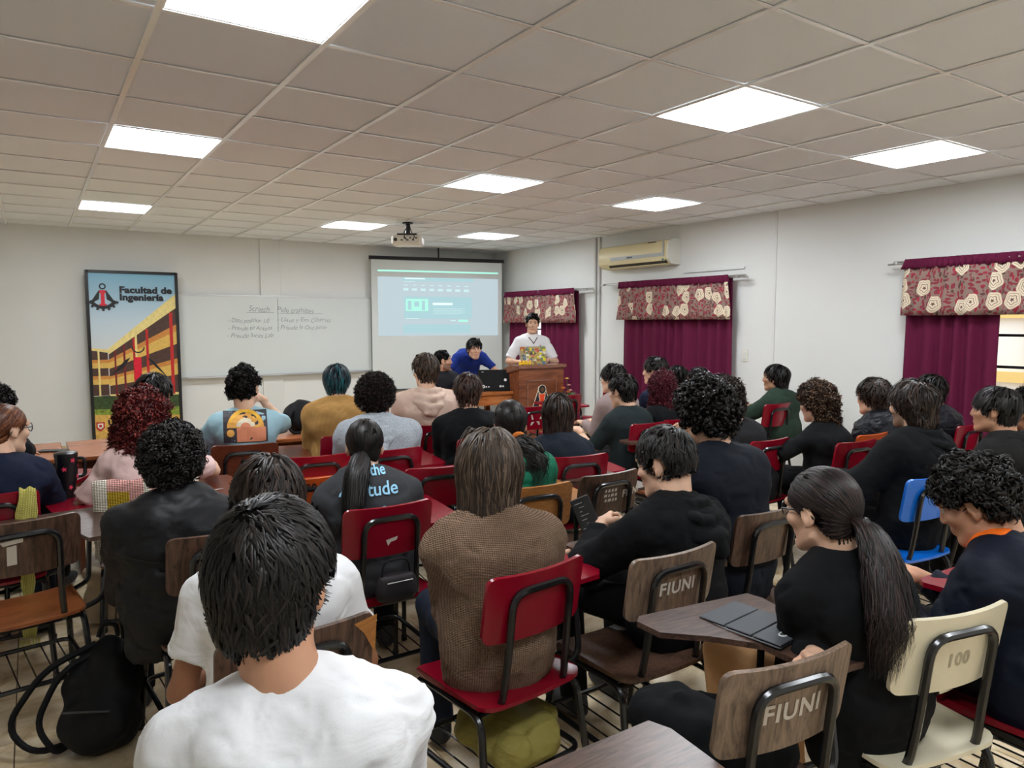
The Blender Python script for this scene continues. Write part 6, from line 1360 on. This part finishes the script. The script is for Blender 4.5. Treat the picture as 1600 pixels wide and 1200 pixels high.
# yellow scarf hanging over that chair
def strip(name, path, w, mat, label=None, cat=None, wob=.006, seed=0, th=.006):
    P = np.array(fillet_path([np.array(p, float) for p in path], .03, seg=4)); K = 46; s = np.r_[0, np.cumsum(np.linalg.norm(np.diff(P, axis=0), axis=1))]; t_ = np.linspace(0, s[-1], K); P = np.stack([np.interp(t_, s, P[:, i]) for i in range(3)], 1)
    T = np.gradient(P, axis=0); T /= np.linalg.norm(T, axis=1, keepdims=True); X = np.array([1.0, 0, 0]); n = 9; u = np.linspace(-1, 1, n); V = []
    for sgn in (1, -1):
        for i in range(K):
            N = np.cross(T[i], X); N /= np.linalg.norm(N)
            ww = w * (1 + .25 * vnoise(np.array([t_[i] * 14, seed, 0.0]))); V += [P[i] + X * uu * ww / 2 + N * (wob * math.sin(uu * 5 + 1.5 * vnoise(np.array([t_[i] * 9, seed + 3.0, 1.0]))) + sgn * th / 2) for uu in u]
    A_ = np.arange(K * n).reshape(K, n); F = np.stack([A_[:-1, :-1], A_[1:, :-1], A_[1:, 1:], A_[:-1, 1:]], -1).reshape(-1, 4); F2 = F[:, ::-1] + K * n
    ed = np.r_[A_[0], A_[1:, -1], A_[-1, ::-1][1:], A_[::-1, 0][1:-1]]; e2 = np.roll(ed, -1); FE = np.stack([ed, e2, e2 + K * n, ed + K * n], -1)
    return np.array(V), np.concatenate([F, F2, FE])
M_SCARF = fabric('yellow_knit', rgb8(222, 212, 116), .95, knit=.006, fold=.4)
top = back_pt(.145, BH / 2, 0); V, F = strip('scarf', [back_pt(.145, .02, .03), back_pt(.145, .085, .022), top + np.array([0, .0, .016]), back_pt(.145, .085, -.030), back_pt(.132, -.03, -.045), (.13, -.26, .50), (.128, -.265, .36), (.125, -.27, .22)], .060, M_SCARF, seed=2)
sc = obj('scarf', mesh_of('scarf', V, F, M_SCARF), None, b.location, b.rotation_euler.z); tag(sc, 'yellow knitted scarf draped over the red chair back at left', 'scarf')
m = MB()
for k in range(12): x = .088 + k * .0065; m.tube([(x, -.27, .215), (x + .004 * math.sin(k * 2.1), -.272, .165)], .0022, 5)
m.build('fringe', M_SCARF, sc)
# crocheted shawl on the chair of the woman in pink
b = CHAIRS['red_curls']; n, K = 16, 26; V = []; us = np.linspace(-.215, .215, n); path = []
for k in range(K):
    t_ = k / (K - 1); path.append(t_)
prof = [(.03, .022), (.075, .020), (.108, .016), (.119, .0), (.108, -.022), (.06, -.030), (-.02, -.036), (-.09, -.044), (-.16, -.058), (-.22, -.064)]
pt = np.linspace(0, 1, len(prof)); pz = np.interp(np.linspace(0, 1, K), pt, [p[0] for p in prof]); pyy = np.interp(np.linspace(0, 1, K), pt, [p[1] for p in prof]); mi = []
for th_ in (0, -.007):
    for k in range(K):
        for u in us:
            p = back_pt(u, pz[k] + .004 * math.sin(u * 40 + k), pyy[k] + th_ * (1 if k > K * .3 else -1) + .004 * math.sin(u * 55 + k * .4)); V.append(p)
A_ = np.arange(K * n).reshape(K, n); F = np.stack([A_[:-1, :-1], A_[:-1, 1:], A_[1:, 1:], A_[1:, :-1]], -1).reshape(-1, 4); F2 = F[:, ::-1] + K * n; ed = np.r_[A_[0], A_[1:, -1], A_[-1, ::-1][1:], A_[::-1, 0][1:-1]]; e2 = np.roll(ed, -1); FE = np.stack([ed, ed + K * n, e2 + K * n, e2], -1); FF = np.concatenate([F, F2, FE]); Va = np.array(V)
cx = Va[FF].mean(1)[:, 0]; czz = Va[FF].mean(1)[:, 2]; mi = np.where((np.abs(cx) > .15) | (np.abs(cx - .0) < .02), 1, 0); mi = np.where((np.abs(cx) > .085) & (np.abs(cx) < .15) & (czz < .80), 2, mi)
sh = obj('shawl', mesh_of('shawl', Va, FF, [fabric('crochet_pink', rgb8(226, 168, 160), .95, knit=.010, fold=.2), fabric('crochet_cream', rgb8(238, 222, 206), .95, knit=.010, fold=.2), fabric('crochet_mustard', rgb8(196, 164, 50), .95, knit=.010, fold=.2)], midx=mi), None, b.location, b.rotation_euler.z); tag(sh, 'pink, cream and mustard crocheted shawl over the chair of the red-haired woman', 'shawl')
# paper on her writing board
mw = b.matrix_basis @ Vector((.29, .16, .7075)); pp = MB().box((0, 0, .001), (.14, .21, .002)).build('paper', plain('paper', rgb8(236, 236, 234), .7), None, False, 35, mw, .1); tag(pp, 'sheet of white paper on the writing board of the red-haired woman', 'paper')
# floor and table bags, loose clothes
M_BAG = fabric('black_nylon', rgb8(20, 20, 22), .6, .3, 160, .3); 
def blob(name, prims, h, k, mat, label, cat, disp=None, loc=(0, 0, 0), rz=0):
    V, F = sdf_mesh(prims, h, k, disp); o = obj(name, mesh_of(name, V, F, mat), None, loc, rz); tag(o, label, cat); return o
q = on_z(150, 1165, 0)
R_ = Rx(-.42)
bk = blob('backpack', [Ell((0, 0, .19), (.135, .085, .20), R_), Ell((0, -.02, .09), (.14, .10, .085)), Ell((0, -.085, .13), (.105, .05, .10), R_), Half((0, 0, -1), -.004)], .009, .04, M_BAG, 'black backpack slumped on the floor at lower left', 'backpack', lambda P: .006 * vnoise(P * 18), (q[0] + .03, q[1], 0), -.5)
for s_ in (-1, 1):
    m = MB(); m.tube([(s_ * .04, .05, .36), (s_ * .03 - .16, -.02, .30), (s_ * .05 - .25, -.08, .12), (s_ * .04 - .16, -.10, .025), (-.08, -.07, .05)], .012, 6, fillet=.08); m.build('shoulder_strap', M_BAG, bk)
MB().tube([(-.03, .05, .385), (-.02, .06, .43), (.03, .06, .43), (.04, .05, .385)], .008, 6, fillet=.02).build('grab_handle', M_BAG, bk); MB().tube([(-.08, -.128, .19), (0, -.145, .20), (.08, -.128, .19)], .004, 6).build('zip', M_DARKGREY, bk)
q = on_z(160, 985, 0); M_TOTE = fabric('beige_canvas', rgb8(186, 166, 138), .8, .3, 120, .25)
tb = blob('tote_bag', [Cap((-.11, 0, .06), (.11, 0, .06), .055), Cap((-.12, 0, .26), (.12, 0, .26), .045), Ell((0, 0, .15), (.17, .06, .16)), Half((0, 0, -1), -.004), Half((0, 0, 1), .29)], .010, .05, M_TOTE, 'beige canvas tote bag on the floor behind the black jacket', 'bag', lambda P: .006 * vnoise(P * 14), (q[0] + .10, q[1] + .08, 0), -.2)
for s_ in (-1, 1): MB().tube([(-.07, s_ * .035, .28), (-.06, s_ * .05, .40), (.06, s_ * .05, .40), (.07, s_ * .035, .28)], .008, 6, fillet=.05).build('handle', M_TOTE, tb)
q = on_z(467, 672, .742)
bk2 = blob('backpack', [Ell((0, 0, .11), (.15, .10, .125)), Ell((0, -.07, .07), (.11, .05, .065)), Half((0, 0, -1), -.002)], .010, .04, M_BAG, 'black backpack lying on the front table', 'backpack', lambda P: .006 * vnoise(P * 16), (q[0], 5.32, .742), .2)
MB().tube([(-.10, -.06, .18), (-.17, -.10, .10), (-.15, -.12, .015), (-.06, -.125, .012)], .011, 6, fillet=.05).build('shoulder_strap', M_BAG, bk2)
b = CHAIRS['sweater']; M_OLV = fabric('olive_puffer', rgb8(150, 138, 72), .55, .1, 100, .5, 0, fscale=12)
rg = np.random.default_rng(4); pr = [Ell((.02, .0, .27), (.15, .16, .065))]
for k in range(9): a = k * .75; pr.append(Ell((.02 + .10 * math.cos(a), .11 * math.sin(a) - .02, .265 + .02 * math.sin(k * 1.9)), (.060 + .02 * rg.random(), .055 + .03 * rg.random(), .050), k=.012))
pr += [Ell((.05, -.15, .26), (.075, .06, .060), k=.012), Ell((-.06, -.15, .265), (.07, .06, .058), k=.012), Half((0, 0, -1), -.212)]
blob('puffer_jacket', pr, .008, .02, M_OLV, 'olive green padded jacket bundled in the rack under the red chair', 'jacket', lambda P: .007 * np.abs(vnoise(P * np.array([22, 22, 30]))), b.location, b.rotation_euler.z)
b = EMPTY_LOW
blob('jacket', [Ell((-.10, .10, .52), (.17, .13, .075)), Ell((-.14, -.02, .55), (.13, .11, .10)), Ell((-.20, .06, .60), (.10, .12, .075)), Ell((-.05, -.06, .54), (.11, .09, .075)), Half((0, 0, -1), -.457)], .009, .04, BLACKH, 'black jacket heaped on the seat of the lowest stencilled chair', 'jacket', lambda P: .008 * np.abs(vnoise(P * 15)) + .004 * vnoise(P * 30), np.array(b.location) + np.array([.085, -.02, 0]), b.rotation_euler.z)
q = on_z(1592, 1112, 0); cs = empty('equipment_case', (q[0] + .08, q[1] + .08, 0), -.3); tag(cs, 'flat black equipment case on the floor at the right edge', 'case')
MB().box((0, 0, .055), (.34, .30, .11), bev=.02).build('case_body', M_BLACKPLASTIC, cs, angle=25); MB().box((0, -.152, .07), (.06, .004, .02)).build('printed_mark', plain('white_print', rgb8(210, 212, 214), .5), cs, smooth=False)
b = CHAIRS['attitude']
hb2 = blob('handbag', [Ell((-.01, -.275, .545), (.085, .034, .060)), Cap((-.06, -.275, .51), (.04, -.275, .51), .032), Half((0, 0, 1), .585)], .009, .03, fabric('dark_leather', rgb8(40, 36, 38), .5, .1, 120, .2), 'dark handbag hanging behind the red chair with the torn sticker', 'bag', None, b.location, b.rotation_euler.z)
MB().tube([(-.070, -.275, .575), (-.06, -.272, .64), (.04, -.272, .64), (.05, -.275, .575)], .004, 6, fillet=.03).build('strap', M_BAG, hb2)
MB().tube([(-.06, -.306, .562), (.045, -.306, .562)], .002, 6).build('zip', M_STEEL, hb2)
q = on_z(80, 689, .742); m = MB(); m.box((0, 0, .0045), (.08, .16, .009), bev=.003); o = m.build('phone', M_BLACKPLASTIC, None, True, 20, (q[0], 5.35, .742), 1.2); tag(o, 'phone lying on the table beside the resting hand at the left edge', 'phone')
# photographer's neighbour chair, only its board in view
ch = chair(.64, .70, 0, 'wood', 'empty dark chair in the bottom foreground, only its worn writing board in view', 1)
